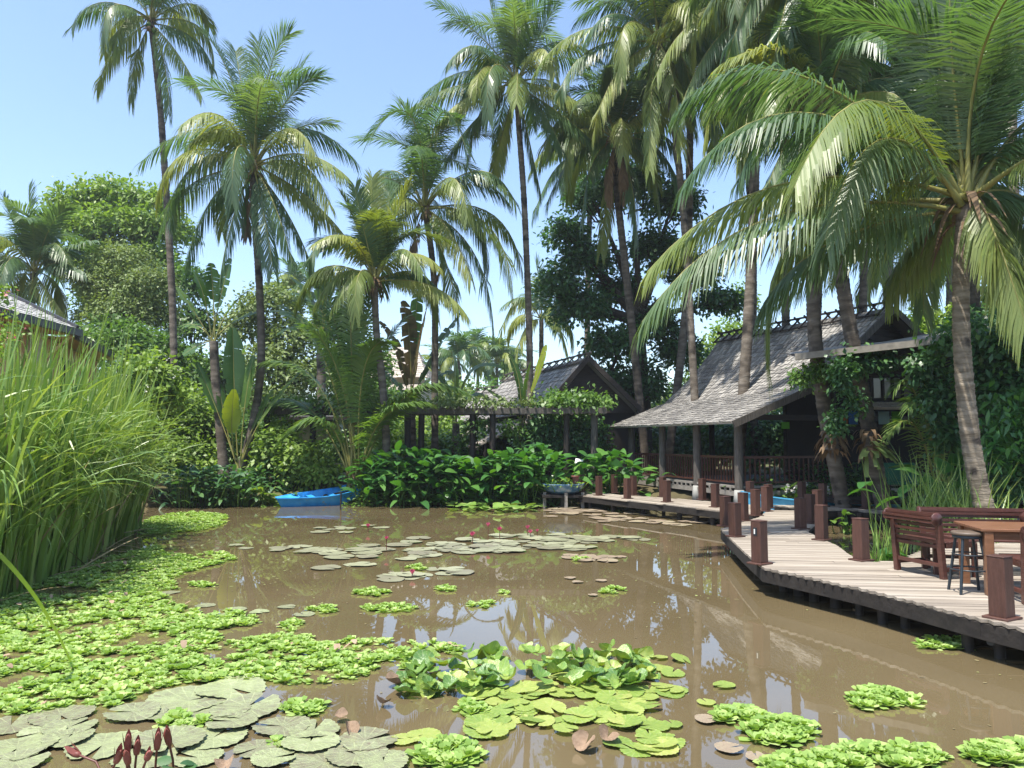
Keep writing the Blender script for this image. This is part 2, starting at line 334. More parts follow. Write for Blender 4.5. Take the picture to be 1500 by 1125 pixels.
# ================================================================== BOARDWALKS
DZ = .40
def gpoly(pix, z=DZ): return [tuple(G(x, y, z)[:2]) for x, y in pix]
def plank_deck(name, poly, ang, label, pile_edges, seed, pw=.125):
    rs = random.Random(seed)
    ca, sa = math.cos(ang), math.sin(ang)
    L = [(x * ca + y * sa, -x * sa + y * ca) for x, y in poly]
    cx = sum(p[0] for p in poly) / len(poly); cy = sum(p[1] for p in poly) / len(poly)
    root = thing(name, (cx, cy, 0), label, 'boardwalk')
    def cross(v):
        xs = []; n = len(L)
        for i in range(n):
            (x0, y0), (x1, y1) = L[i], L[(i + 1) % n]
            if (y0 > v) != (y1 > v): xs.append(x0 + (x1 - x0) * (v - y0) / (y1 - y0))
        xs.sort(); return list(zip(xs[::2], xs[1::2]))
    b = MB(); v0 = min(p[1] for p in L); v1 = max(p[1] for p in L); v = v0
    while v < v1:
        for (a, e) in cross(min(v + pw / 2, v1 - .005)):
            x = a - rs.uniform(0, .012)
            e = e + rs.uniform(0, .012)
            while x < e - .02:
                x2 = min(e, x + rs.uniform(2.2, 3.4)) if x > a else min(e, x + rs.uniform(.9, 3.2))
                if e - x2 < .35: x2 = e
                u, vv = (x + x2) / 2, v + pw / 2
                b.box((u * ca - vv * sa - cx, u * sa + vv * ca - cy, DZ - .016 + rs.uniform(-.004, .004)), (x2 - x - .005, pw - rs.uniform(.006, .012), .032), rz=ang + rs.uniform(-.002, .002))
                x = x2
        v += pw
    b.build('planks', deck_m, root)
    # edge beams and joists below
    b = MB(); n = len(poly)
    for i in range(n):
        p = Vector(poly[i]); q_ = Vector(poly[(i + 1) % n]); c = Vector((cx, cy))
        pi = p + (c - p).normalized() * .025; qi = q_ + (c - q_).normalized() * .025
        if (qi - pi).length > .05:
            b.beam((pi.x - cx, pi.y - cy, DZ - .12), (qi.x - cx, qi.y - cy, DZ - .12), .05, .16)
    b.build('edge_beam', deck_side, root)
    b = MB()
    for v in np.arange(v0 + .3, v1, .6):
        for (a, e) in cross(v):
            if e - a > .5: b.beam(((a + .1) * ca - v * sa - cx, (a + .1) * sa + v * ca - cy, DZ - .11), ((e - .1) * ca - v * sa - cx, (e - .1) * sa + v * ca - cy, DZ - .11), .07, .12)
    b.build('joists', deck_side, root)
    for (i, j, k) in pile_edges:
        for t in np.linspace(0, 1, k, endpoint=False):
            p = Vector(poly[i]).lerp(Vector(poly[j]), t); p = p + (Vector((cx, cy)) - p).normalized() * rs.uniform(.35, .6)
            b = MB(); b.tube([(p.x - cx, p.y - cy, -.7), (p.x - cx, p.y - cy, DZ - .05)], rs.uniform(.05, .075), 8); b.build('pile', wood_dk, root)
    return root
DECK = gpoly([(1640, 962), (1500, 921), (1440, 907), (1340, 881), (1260, 861), (1180, 844), (1118, 831), (1088, 806), (1056, 774.5), (1084, 766), (1112, 757.6), (1126, 747),
              (1196, 748), (1199, 762), (1181, 778), (1226, 799), (1240, 810), (1262, 823), (1310, 822), (1395, 790), (1700, 778)])
plank_deck('boardwalk', DECK, R(-7), 'wide curving plank deck over the pond carrying the table and benches', [(0, 1, 2), (1, 2, 1), (2, 3, 1), (3, 4, 2), (4, 5, 2), (5, 6, 2), (6, 7, 2), (7, 8, 2), (12, 13, 1), (13, 14, 2), (15, 16, 1), (17, 18, 2)], 3)
WALK = gpoly([(846, 725), (918, 733), (1000, 741), (1060, 749), (1105, 752.5), (1118, 746.5), (1106, 738.5), (1060, 736), (969, 728.5), (897, 724), (850, 718.5)])
plank_deck('boardwalk', WALK, R(118), 'narrow shaded boardwalk running along the front of the thatched pavilion', [(0, 1, 2), (1, 2, 2), (2, 3, 2), (3, 4, 2)], 4)
WALK2 = gpoly([(1203, 747), (1240, 746), (1312, 753), (1420, 758), (1700, 768), (1700, 757), (1420, 748), (1310, 743), (1203, 738.5), (1150, 737), (1134, 740)])
plank_deck('boardwalk', WALK2, R(92), 'narrow boardwalk crossing behind the tall grass towards the pale blue boat', [(0, 2, 3), (2, 3, 3)], 5)

# ------------------------------------------------------------------ bollards
def make_bollard():
    r = thing('bollard', (0, 0, 0), '', 'bollard', 'square wooden bollards along the boardwalks')
    b = MB(); b.box((0, 0, .31), (.17, .17, .58), taper=.98); post = b.build('post', bollard_m, r, bevel=.008)
    b = MB(); b.box((0, 0, .012), (.27, .25, .024)); b.build('base_plate', bollard_m, r, bevel=.004)
    b = MB(); b.box((0, 0, .606), (.172, .172, .014)); b.build('cap', bollard_m, post, bevel=.004)
    return r
BOLL = [(1468, 908, 'nearest wooden bollard, on the deck edge in front of the black stool'),
 (1113, 828, 'wooden bollard with a pale lamp recess on the bend of the deck'),
 (1262, 823, 'wooden bollard on the inner deck edge beside the left bench'),
 (1204, 793, 'dark wooden bollard at the inner pond corner of the deck, before the left bench'),
 (1077, 788, 'wooden bollard on the water edge just behind the one with the lamp recess'),
 (1063, 773, 'wooden bollard at the outermost left corner of the deck over the pond'),
 (1089, 765, 'wooden bollard just right of the outermost left deck corner'),
 (1107, 757.5, 'wooden bollard on the left edge halfway to the pavilion walkway'),
 (1122, 751, 'wooden bollard at the left side where deck and pavilion walkway meet'),
 (1126, 746.5, 'wooden bollard mostly hidden behind another where deck and walkway meet'),
 (1173, 777, 'wooden bollard foremost of the tight cluster on the inner deck edge'),
 (1187, 768.5, 'wooden bollard second from the front in the tight cluster on the inner deck edge'),
 (1198, 759, 'broad wooden bollard third in the cluster on the inner deck edge'),
 (1206, 744, 'wooden bollard at the back of the inner cluster, at the start of the cross walkway'),
 (1269, 747, 'lone wooden bollard on the cross walkway in front of the pale blue boat'),
 (1175, 740, 'dark wooden bollard before the white flowers, where deck and cross walkway meet'),
 (1226, 742, 'wooden bollard behind the cross walkway right of the white flowers'),
 (1099, 739.5, 'wooden bollard at the pavilion corner beside the stern of the pale blue boat'),
 (1048, 745, 'wooden bollard on the pond edge of the walkway near the pavilion corner post'),
 (1029, 734, 'wooden bollard on the back edge of the walkway between two pavilion posts'),
 (852, 724.5, 'wooden bollard at the far left end of the walkway next to the blue bowl'),
 (857, 720.5, 'wooden bollard on the back edge at the far left end of the walkway'),
 (877.5, 728, 'wooden bollard on the pond edge, second from the far end of the walkway'),
 (900, 724.2, 'wooden bollard on the back edge in front of the broad leaved clump'),
 (919, 732.5, 'wooden bollard on the pond edge where the pavilion railing begins'),
 (928, 727.5, 'wooden bollard on the back edge at the left end of the pavilion railing'),
 (971, 729.5, 'wooden bollard on the back edge right in front of a pavilion footing'),
 (977, 737.5, 'wooden bollard on the pond edge in the middle of the walkway')]
bp = make_bollard()
for i, (px, py, lab) in enumerate(BOLL):
    o = bp if i == 0 else copy_tree(bp)
    o.location = G(px, py - 2, DZ); o.location.z = DZ; o['label'] = lab
    o.rotation_euler = (0, 0, R(28 + (i * 37) % 23 - 8 if i else 30))
    if i == 1:
        b = MB(); b.box((-.087, 0, .46), (.006, .06, .11)); b.box((-.091, .008, .46), (.004, .02, .07), mi=1); b.build('lamp_recess', [stool_m, white_m], o)

# ------------------------------------------------------------------ benches, table, stool
def make_bench(width, label, loc, rz):
    """seat faces +y, backrest along x at y=0"""
    r = thing('bench', loc, label, 'bench', 'slatted mahogany benches round the table', rz)
    h = .79; W = width / 2
    for s in (-1, 1):
        b = MB(); b.beam((s * (W - .035), 0, 0), (s * (W - .035), -.05, h - .02), .07, .07, up=(0, 1, 0)); b.build('leg', mahog, r, bevel=.006)
        b = MB(); b.box((s * (W - .035), .5, .22), (.06, .06, .44)); b.build('leg', mahog, r, bevel=.006)
        b = MB(); b.box((s * (W - .035), .27, .415), (.05, .46, .06)); b.box((s * (W - .035), .27, .12), (.04, .46, .05)); b.build('side_rail', mahog, r, bevel=.004)
    b = MB(); b.box((0, -.01, .17), (width - .14, .035, .05)); b.build('stretcher', mahog, r, bevel=.004)
    b = MB()
    for k, z in enumerate(np.linspace(.40, .66, 5)):
        b.beam((-W + .07, -.06 * z, z), (W - .07, -.06 * z, z), .022, .044)
    back = b.build('backrest', mahog, r, bevel=.004)
    b = MB()                                          # rolled slatted top
    for k in range(7):
        q = R(-40 + k * 42); y = -.10 + .075 * math.cos(q); z = h - .035 + .06 * math.sin(q)
        b.beam((-W, y, z), (W, y, z), .03, .03)
    for s in (-1, 1): b.lathe((s * (W - .012) - .012, -.10, h - .035), [(0, 0), (.082, 0), (.085, .012), (.082, .026), (0, .026)], 20, axis=(1, 0, 0))
    b.build('top_roll', mahog, back)
    b = MB()
    for k in range(7): b.box((0, .05 + k * .075, .455), (width - .02, .06, .022))
    b.build('seat', mahog, r, bevel=.004)
    return r
def on_line(a, b): return (math.atan2(b[1] - a[1], b[0] - a[0]))
A = G(1317, 835, DZ); B_ = G(1380, 848.5, DZ)
c = (A + B_) / 2; c.z = DZ
make_bench((A - B_).length + .12, 'left slatted bench with rolled top, back turned to the pond, beside the black stool', c, on_line(A, B_))
make_bench(1.35, 'rear slatted bench behind the table, its front facing the pond', (6.28, 10.55, DZ), on_line((5.4, 10.7), (6.9, 10.35)) + math.pi)
make_bench(1.1, 'slatted bench at the right edge behind the table, only its rolled top showing', (7.1, 10.0, DZ), R(200))
make_bench(1.2, 'nearest slatted bench at the right edge of the view, back turned to the pond', (6.05, 8.28, DZ), R(-9))
r = thing('table', (6.02, 9.12, DZ), 'orange brown wooden table between the slatted benches', 'table', rz=R(-12))
b = MB()
for k in range(6): b.box((0, -.375 + k * .15, .735), (1.25, .146, .035))
b.build('tabletop', table_m, r, bevel=.006)
b = MB(); b.box((0, .38, .67), (1.06, .03, .09)); b.box((0, -.38, .67), (1.06, .03, .09)); b.box((.53, 0, .67), (.03, .73, .09)); b.box((-.53, 0, .67), (.03, .73, .09)); b.build('apron', table_m, r)
for sx in (-1, 1):
    for sy in (-1, 1):
        b = MB(); b.box((sx * .54, sy * .39, .36), (.095, .095, .716)); b.build('leg', table_m, r, bevel=.006)
r = thing('bar_stool', (5.28, 9.02, DZ), 'black metal stool with round dark seat in front of the left bench', 'stool', rz=R(20))
b = MB(); b.lathe((0, 0, .66), [(0, .0), (.165, 0), (.175, .012), (.172, .03), (.16, .038), (0, .038)], 24); seat = b.build('seat', stool_w, r)
b = MB(); b.lathe((0, 0, .625), [(.12, 0), (.16, 0), (.16, .034), (.12, .034)], 24); b.build('seat_ring', stool_m, seat)
for k in range(4):
    q = k * math.pi / 2 + .3
    b = MB(); b.tube([(.13 * math.cos(q), .13 * math.sin(q), .64), (.235 * math.cos(q), .235 * math.sin(q), 0)], .0165, 8); b.build('leg', stool_m, r)
for z, rr in ((.27, .19), (.44, .165)):
    b = MB(); b.tube([(rr * math.cos(a), rr * math.sin(a), z) for a in np.linspace(0, 2 * math.pi, 25)], .009, 6, caps=False); b.build('foot_ring', stool_m, r)
# floodlight under the deck edge
r = thing('floodlight', G(1452, 938, .2), 'small silver floodlight hanging under the near edge of the deck', 'lamp')
b = MB(); b.lathe((0, 0, 0), [(0, -.05), (.03, -.05), (.038, .04), (.033, .045), (0, .04)], 14, axis=(-.5, -.7, -.3)); b.build('housing', stool_m, r)
b = MB(); b.tube([(0, .02, .0), (.02, .06, .12)], .012, 6); b.build('bracket', stool_m, r)

# ================================================================== ROOF HELPER
def lerp(a, b, t): return Vector(a) * (1 - t) + Vector(b) * t
def shingle_patch(mb, a0, a1, b0, b1, cw, ch, rs, lift=.035, mi=0, base=True, sag=0):
    """patch from lower edge a0-a1 up to b0-b1, covered in real overlapping shingles"""
    a0, a1, b0, b1 = map(Vector, (a0, a1, b0, b1))
    nrm_ = ((a1 - a0).cross(b0 - a0)).normalized()
    if nrm_.z < 0: nrm_ = -nrm_
    rows = max(2, int(((b0 - a0).length + (b1 - a1).length) / 2 / ch))
    def pt(u, v): return lerp(lerp(a0, a1, u), lerp(b0, b1, u), v) - Vector((0, 0, sag * math.sin(math.pi * min(max(v, 0), 1))))
    if base:
        V = []; nu = 6
        for j in range(7):
            for i in range(nu + 1): V.append(pt(i / nu, j / 6))
        k = len(V); V2 = [p - nrm_ * .05 for p in V]
        F1 = [(j * 7 + i, j * 7 + i + 1, (j + 1) * 7 + i + 1, (j + 1) * 7 + i) for j in range(6) for i in range(6)]
        mb.add(V + V2, F1 + [tuple(x + k for x in f[::-1]) for f in F1], mi)
        ring = [i for i in range(7)] + [j * 7 + 6 for j in range(1, 7)] + [42 + i for i in range(5, -1, -1)] + [j * 7 for j in range(5, 0, -1)]
        mb.add(V + V2, [(ring[i], ring[i] + k, ring[(i + 1) % len(ring)] + k, ring[(i + 1) % len(ring)]) for i in range(len(ring))], mi)
    for j in range(rows):
        w = (lerp(a0, b0, j / rows) - lerp(a1, b1, j / rows)).length; n = max(3, int(w / cw)); off = rs.random()
        for i in range(-1, n):
            u0 = max(0, (i + off + rs.uniform(-.08, .08)) / n); u1 = min(1, (i + 1 + off) / n - .006)
            if u1 - u0 < .2 / n: continue
            v0 = j / rows - rs.uniform(0, .25) / rows; v1 = min(1, (j + 1.12) / rows)
            up = nrm_ * (lift * rs.uniform(.7, 1.3)); lo = nrm_ * .008
            c0, c1, c2, c3 = pt(u0, v0) + up, pt(u1, v0) + up * rs.uniform(.8, 1.2), pt(u1, v1) + lo, pt(u0, v1) + lo
            d0, d1 = pt(u0, v0) + nrm_ * .004, pt(u1, v0) + nrm_ * .004
            mb.add([c0, c1, c2, c3, d0, d1], [(0, 1, 2, 3), (4, 5, 1, 0), (4, 0, 3), (5, 2, 1)], mi)
def lattice_ridge(mb, a, b, n, h=.35, rad=.045):
    a, b = Vector(a), Vector(b); d = (b - a).normalized(); s = d.cross(Vector((0, 0, 1))).normalized()
    for sg in (-1, 1):
        o = s * sg * h * .9
        mb.beam(a + o * 1.0 - Vector((0, 0, h * .62)), b + o * 1.0 - Vector((0, 0, h * .62)), .06, .05)
        for i in range(n + 1):
            p = lerp(a, b, i / n)
            mb.beam(p + s * sg * h * 1.15 - Vector((0, 0, h * .75)), p - s * sg * h * .42 + Vector((0, 0, h * .62)), .05, .05, up=d)
    mb.beam(a - d * .25 + Vector((0, 0, .17)), b + d * .25 + Vector((0, 0, .17)), .06, .06)

# ================================================================== PAVILION (right)
rs = random.Random(11)
EN, EF = Vector((6.15, 21.45, 2.66)), Vector((3.75, 29.8, 2.66))      # eave near / far
KN, KF = Vector((8.75, 22.3, 3.72)), Vector((6.1, 30.6, 3.62))
RN, RF = Vector((11.75, 23.5, 6.25)), Vector((8.55, 31.2, 6.35))
BN, BF = Vector((15.8, 25.0, 3.2)), Vector((13.0, 33.0, 3.2))
root = thing('pavilion', (9, 26, .4), 'open dark timber pavilion with grey shingle roof pierced by palm trunks', 'pavilion'); O = (9, 26, .4)
b = MB(); shingle_patch(b, EN, EF, KN, KF, .17, .2, rs); shingle_patch(b, KN, KF, RN, RF, .2, .24, rs, sag=.18)
shingle_patch(b, BF, BN, RF, RN, .5, .4, rs)
roof = b.build('roof', shingle_m, root, O)
b = MB(); lattice_ridge(b, RN + Vector((-.1, .2, .02)), RF, 17); b.build('ridge_lattice', wood_dk, roof, O)
b = MB()
for p, q_ in ((EN, KN), (KN, RN), (RN, BN)): b.beam(p + Vector((0, -.06, -.06)), q_ + Vector((0, -.06, -.06)), .06, .2)
b.build('barge_board', wood_post, roof, O)
b = MB(); gN = [lerp(KN, RN, .45) + Vector((.3, .5, -.1)), RN + Vector((.1, .6, -.3)), lerp(BN, RN, .45) + Vector((-.3, .5, -.1))]
b.add(gN + [g + Vector((.03, .1, 0)) for g in gN], [(0, 1, 2), (5, 4, 3), (0, 3, 4, 1), (1, 4, 5, 2), (2, 5, 3, 0)])
for k in range(6):
    t = .15 + k * .15; b.beam(lerp(gN[0], gN[1], t) + Vector((0, -.03, 0)), lerp(gN[2], gN[1], t) + Vector((0, -.03, 0)), .03, .05)
b.build('gable', wood_dk, root, O)
u = Vector((-1.95, 6.8, 0)).normalized(); vdir = Vector((u.y, -u.x, 0)); C0 = Vector((6.48, 22.1, 0))
FZ = .80
b = MB(); pl = [C0, C0 + u * 7.3, C0 + u * 7.3 + vdir * 8, C0 + vdir * 8]
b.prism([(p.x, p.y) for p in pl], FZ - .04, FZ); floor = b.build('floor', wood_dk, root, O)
b = MB()
for z, hh in ((FZ + .02, .07), (FZ - .17, .14)):
    b.beam(C0 - vdir * .04 - u * .1 + Vector((0, 0, z)), C0 + u * 7.4 - vdir * .04 + Vector((0, 0, z)), .07, hh)
    b.beam(C0 - vdir * .1 - u * .04 + Vector((0, 0, z)), C0 + vdir * 8 - u * .04 + Vector((0, 0, z)), .07, hh)
for k in range(26): b.beam(C0 + u * (k * .29 + .05) - vdir * .06 + Vector((0, 0, FZ - .1)), C0 + u * (k * .29 + .05) - vdir * .06 + Vector((0, 0, FZ)), .05, .06, up=tuple(u))
b.build('floor_edge', wood_grey, floor, O)
for s in (0.0, 2.35, 4.7, 7.2):
    p = C0 + u * s
    b = MB(); b.tube([(p.x, p.y, .72), (p.x, p.y, 2.85)], [.125, .115], 12); post = b.build('post', wood_post, root, O)
    b = MB(); b.lathe((p.x, p.y, 0), [(0, .2), (.19, .2), (.16, .55), (.14, .74), (0, .74)], 8); b.build('footing', conc_m, post, O)
for s, t in ((0, 3.2), (0, 6.6), (7.2, 3.4), (3.6, 5.2), (7.2, 7.2)):
    p = C0 + u * s + vdir * t
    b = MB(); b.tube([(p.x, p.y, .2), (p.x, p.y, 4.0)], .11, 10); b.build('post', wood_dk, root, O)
def railing(a, bb, n):
    b = MB()
    for z, hh in ((FZ + .86, .07), (FZ + .14, .05)): b.beam(a + Vector((0, 0, z)), bb + Vector((0, 0, z)), .06, hh)
    for k in range(n):
        p = lerp(a, bb, (k + .5) / n); b.beam(p + Vector((0, 0, FZ + .16)), p + Vector((0, 0, FZ + .83)), .035, .035, up=tuple(u))
    b.build('railing', mahog, root, O)
for s0, s1 in ((.15, 2.2), (2.5, 4.55), (4.85, 7.05)): railing(C0 + u * s0 + vdir * .05, C0 + u * s1 + vdir * .05, 13)
railing(C0 + vdir * .15 + u * .05, C0 + vdir * 3.1 + u * .05, 18)
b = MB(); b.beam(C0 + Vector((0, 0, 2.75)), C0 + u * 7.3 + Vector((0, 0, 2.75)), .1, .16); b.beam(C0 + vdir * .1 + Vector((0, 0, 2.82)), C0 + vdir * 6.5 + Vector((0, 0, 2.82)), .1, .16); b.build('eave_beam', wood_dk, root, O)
b = MB()                                                    # back wall with openings
W0 = C0 + vdir * 8; 
for (s0, s1, z0, z1) in ((0, 7.3, .8, 2.0), (0, 7.3, 2.6, 3.6), (0, 2.6, 2.0, 2.6), (3.6, 5.6, 2.0, 2.6), (6.6, 7.3, 2.0, 2.6)):
    m0 = (W0 + u * s0, W0 + u * s1); b.beam((m0[0].x, m0[0].y, (z0 + z1) / 2), (m0[1].x, m0[1].y, (z0 + z1) / 2), .06, z1 - z0 - .004)
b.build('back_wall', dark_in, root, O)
b = MB()
for k in range(4): b.beam(C0 + u * (1.2 + k * 1.6) + vdir * .1 + Vector((0, 0, 2.78)), C0 + u * (1.2 + k * 1.6) + vdir * 2.2 + Vector((0, 0, 3.36)), .07, .1)
b.build('rafters', wood_dk, root, O)

# ================================================================== ANNEX (right, behind the vines)
root = thing('timber_house', (12, 20.5, .4), 'dark timber house behind hanging vines with window row and coloured panes', 'house'); O = (12, 20.5, .4)
FY = 21.6
def fx(px, d=FY): return (px - 750) / F_PX * d
def fz(py, d=FY): return P(750, py, d).z
b = MB(); b.beam(P(1165, 523, 19.2), P(1345, 503, 18.0), .14, .16); b.beam(P(1345, 503, 18.0), P(1560, 466, 15.8), .14, .16)
b.build('fascia', wood_grey, root, O)
b = MB(); pr = [P(1165, 519, 19.3), P(1345, 499, 18.1), P(1560, 461, 15.9)]
bk = [p + Vector((1.2, 4.0, .5)) for p in pr]
b.add(pr + bk + [p - Vector((0, 0, .06)) for p in pr + bk], [(0, 1, 4, 3), (1, 2, 5, 4), (9, 10, 7, 6), (10, 11, 8, 7), (0, 6, 7, 1), (1, 7, 8, 2)])
b.build('canopy', shingle_m, root, O)
b = MB(); ZT = fz(505) + .2
x0, x1 = fx(1200), fx(1620)
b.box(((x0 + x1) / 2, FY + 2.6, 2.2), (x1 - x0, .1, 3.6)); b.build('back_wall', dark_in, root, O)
b = MB()
zA, zB = fz(585), fz(552)
for px in (1278, 1294, 1308, 1322, 1338): b.box((fx(px), FY - .02, (zA + zB) / 2), (.06, .08, zB - zA))
b.box((fx(1308), FY - .02, zA), (1.25, .09, .07)); b.box((fx(1308), FY - .02, zB), (1.25, .09, .07)); 
frame = b.build('window_frame', wood_dk, root, O)
for i, px in enumerate((1286, 1301, 1315, 1330)):
    b = MB(); b.box((fx(px), FY + .01, (zA + zB) / 2), (.22, .02, zB - zA - .05)); b.build('pane', glass_m, frame, O)
b = MB(); b.box((fx(1400), FY + .06, (fz(552) + fz(500)) / 2 ), (fx(1560) - fx(1240), .05, fz(500) - fz(552) - .1)); b.box((fx(1450), FY + .06, (fz(552) + fz(590)) / 2), (fx(1560) - fx(1342), .05, fz(552) - fz(590))); b.build('upper_wall', wood_dk, root, O)
b = MB(); shingle_patch(b, (fx(1238), FY - .75, fz(599)), (fx(1345), FY - .75, fz(599)), (fx(1238), FY - .05, fz(589)), (fx(1345), FY - .05, fz(589)), .12, .2, rs); b.build('window_roof', shingle_p, root, O)
for px, m_, w_ in ((1228, pane_o, .16), (1240, pane_o, .13), (1252, pane_b, .25), (1276, pane_a, .3), (1297, pane_a, .3), (1315, pane_g, .24)):
    b = MB(); b.box((fx(px), FY + .1, fz(612)), (w_, .02, .36)); b.build('pane', m_, root, O)
b = MB(); b.box((fx(1172), FY + 1.2, fz(622)), (.24, .02, .2)); b.build('pane', pane_g, root, O)
b = MB()
for px in (1222, 1265, 1345, 1400, 1470, 1540): b.box((fx(px), FY, 1.7), (.13, .13, 2.7))
b.box((fx(1390), FY, fz(628)), (6.2, .1, .1)); b.build('posts', wood_dk, root, O)
b = MB(); b.box((fx(1400), FY + .6, .55), (8, 4.2, .1)); b.build('floor', wood_dk, root, O)
# green canvas chairs in the shade
for px, lab in ((1322, 'green canvas seat in the dark under the timber house, left of the tall grass'), (1450, 'green canvas seat in the dark right of the nearest palm trunk')):
    p = P(px, 700, 20.6); r = thing('canvas_chair', (p.x, p.y, .6), lab, 'chair', 'green canvas chairs under the house')
    b = MB(); b.box((0, 0, .42), (1.0, .5, .08)); b.build('seat', teal_m, r, bevel=.02)
    b = MB(); b.box((0, .28, .7), (1.0, .07, .5), rot=np.array(Matrix.Rotation(R(-12), 3, 'X'))); b.build('backrest', teal_m, r, bevel=.02)
    for sx in (-.45, .45):
        for sy in (-.2, .25): b = MB(); b.box((sx, sy, .19), (.05, .05, .38)); b.build('leg', wood_dk, r)

# ================================================================== HOUSE at centre back
rs = random.Random(5)
root = thing('gabled_house', (2.5, 34, .4), 'dark timber house with steep grey tiled gable behind the pergola', 'house'); O = (2.5, 34, .4)
A0 = P(862, 523, 31); A1 = Vector((A0.x - 3.4, 39.5, A0.z - .15))
L0 = P(792, 603, 30); L1 = L0 + (A1 - A0); R0 = Vector((A0.x + 2.3, 31.3, L0.z)); R1 = R0 + (A1 - A0)
b = MB(); shingle_patch(b, L1, L0, A1, A0, .22, .26, rs, sag=.15); shingle_patch(b, R0, R1, A0, A1, .4, .4, rs)
roof = b.build('roof', shingle_m, root, O)
b = MB(); lattice_ridge(b, A0, A1, 12, .3); b.build('ridge_lattice', wood_post, roof, O)
b = MB(); g = [L0 + Vector((.25, .5, 0)), A0 + Vector((0, .5, -.2)), R0 + Vector((-.25, .5, 0))]; b.add(g + [p + Vector((0, .1, 0)) for p in g], [(0, 1, 2), (5, 4, 3), (0, 3, 4, 1), (1, 4, 5, 2)]); 
b.beam(L0 + Vector((0, -.03, -.04)), A0 + Vector((0, -.03, -.04)), .06, .2); b.beam(A0 + Vector((0, -.03, -.04)), R0 + Vector((0, -.03, -.04)), .06, .2)
b.build('gable', wood_dk, root, O)
b = MB(); S0, S1 = P(695, 655, 30.0), P(640, 668, 37); T0, T1 = P(800, 606, 30.6), P(728, 622, 37.5)
S1.z = S0.z; T1.z = T0.z
shingle_patch(b, S1, S0, T1, T0, .22, .26, rs); b.build('lower_roof', shingle_p, root, O)
b = MB(); wl = (L0 + Vector((.1, .6, 0)), L1 + Vector((.3, 0, 0)), R1, R0 + Vector((-.3, .6, 0)))
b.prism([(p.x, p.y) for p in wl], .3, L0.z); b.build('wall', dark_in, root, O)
b = MB()
for t in (0, .25, .5, .75): p = lerp(S0, S1, t); b.tube([(p.x + .4, p.y + .2, .3), (p.x + .4, p.y + .2, p.z + .15)], .09, 8)
b.build('posts', wood_dk, root, O)
# second ridge behind
root = thing('tiled_roof_house', P(745, 600, 46), 'low house with a pale tiled roof and lattice ridge, left of the dark gable', 'house'); O = P(745, 600, 46)
b = MB(); a0, a1 = P(802, 560, 44), P(700, 573, 48); l0, l1 = P(790, 612, 42), P(665, 618, 46)
shingle_patch(b, l1, l0, a1, a0, .35, .35, rs); shingle_patch(b, l0 + Vector((2, 6, 0)), l1 + Vector((2, 6, 0)), a0, a1, .5, .5, rs); roof = b.build('roof', shingle_m, root, O)
b = MB(); lattice_ridge(b, a0, a1, 9, .3); b.build('ridge_lattice', wood_post, roof, O)
b = MB(); wl = (l0 + Vector((-.4, .4, 0)), l0 + Vector((1.6, 5.6, 0)), l1 + Vector((2.4, 5.6, 0)), l1 + Vector((.4, .4, 0))); b.prism([(p.x, p.y) for p in wl], .3, min(l0.z, l1.z)); b.build('wall', dark_in, root, O)
# pale hip roofed house further back
pc = P(598, 600, 52); root = thing('pale_house', (pc.x, pc.y, .6), 'pale house with cream tiled hip roof seen between the palm trunks', 'house'); O = (pc.x, pc.y, .6)
b = MB(); z1 = P(600, 556, 52).z; z2 = P(600, 512, 52).z + .4; x0, x1 = P(545, 0, 52).x, P(634, 0, 52).x
shingle_patch(b, (x0, 50, z1), (x1, 50, z1), (x0 + 1.5, 54, z2), (x1 - 1.2, 54, z2), .35, .32, rs); shingle_patch(b, (x1, 50, z1), (x1, 58, z1), (x1 - 1.2, 54, z2), (x1 - 1.2, 54.1, z2), .35, .32, rs)
shingle_patch(b, (x0 - .2, 49, z1 - .9), (x1 + .3, 49, z1 - .9), (x0, 50.2, z1 - .45), (x1, 50.2, z1 - .45), .35, .3, rs)
b.build('roof', shingle_p, root, O)
b = MB(); b.box(((x0 + x1) / 2, 54, (z1 + .5) / 2), (x1 - x0 - .8, 7, z1 - .5)); b.build('wall', cream_m, root, O)
b = MB()
for k in range(3): b.box((x0 + 1 + k * 1.3, 50.45, 2.6), (.8, .06, 1.2))
b.build('windows', glass_m, root, O)
# olive hut with white frame
pc = P(470, 650, 34); root = thing('garden_hut', (pc.x, pc.y, .4), 'small olive walled hut with a white framed opening behind the hedge', 'hut'); O = (pc.x, pc.y, .4)
b = MB(); b.box((pc.x, pc.y + 1, 1.7), (2.9, 2, 2.6)); b.build('wall', olive_m, root, O)
b = MB(); zt = P(0, 611, 33.9).z; xl, xr = P(432, 0, 33.9).x, P(512, 0, 33.9).x
b.box(((xl + xr) / 2, 33.93, zt), (xr - xl, .1, .17)); b.box((xl + .08, 33.93, zt - .75), (.16, .1, 1.32)); b.box((xr - .08, 33.93, zt - .75), (.16, .1, 1.32)); b.build('frame', white_m, root, O)
b = MB(); b.box((pc.x, pc.y + .9, 3.12), (3.4, 2.8, .16)); b.build('roof', wood_dk, root, O)

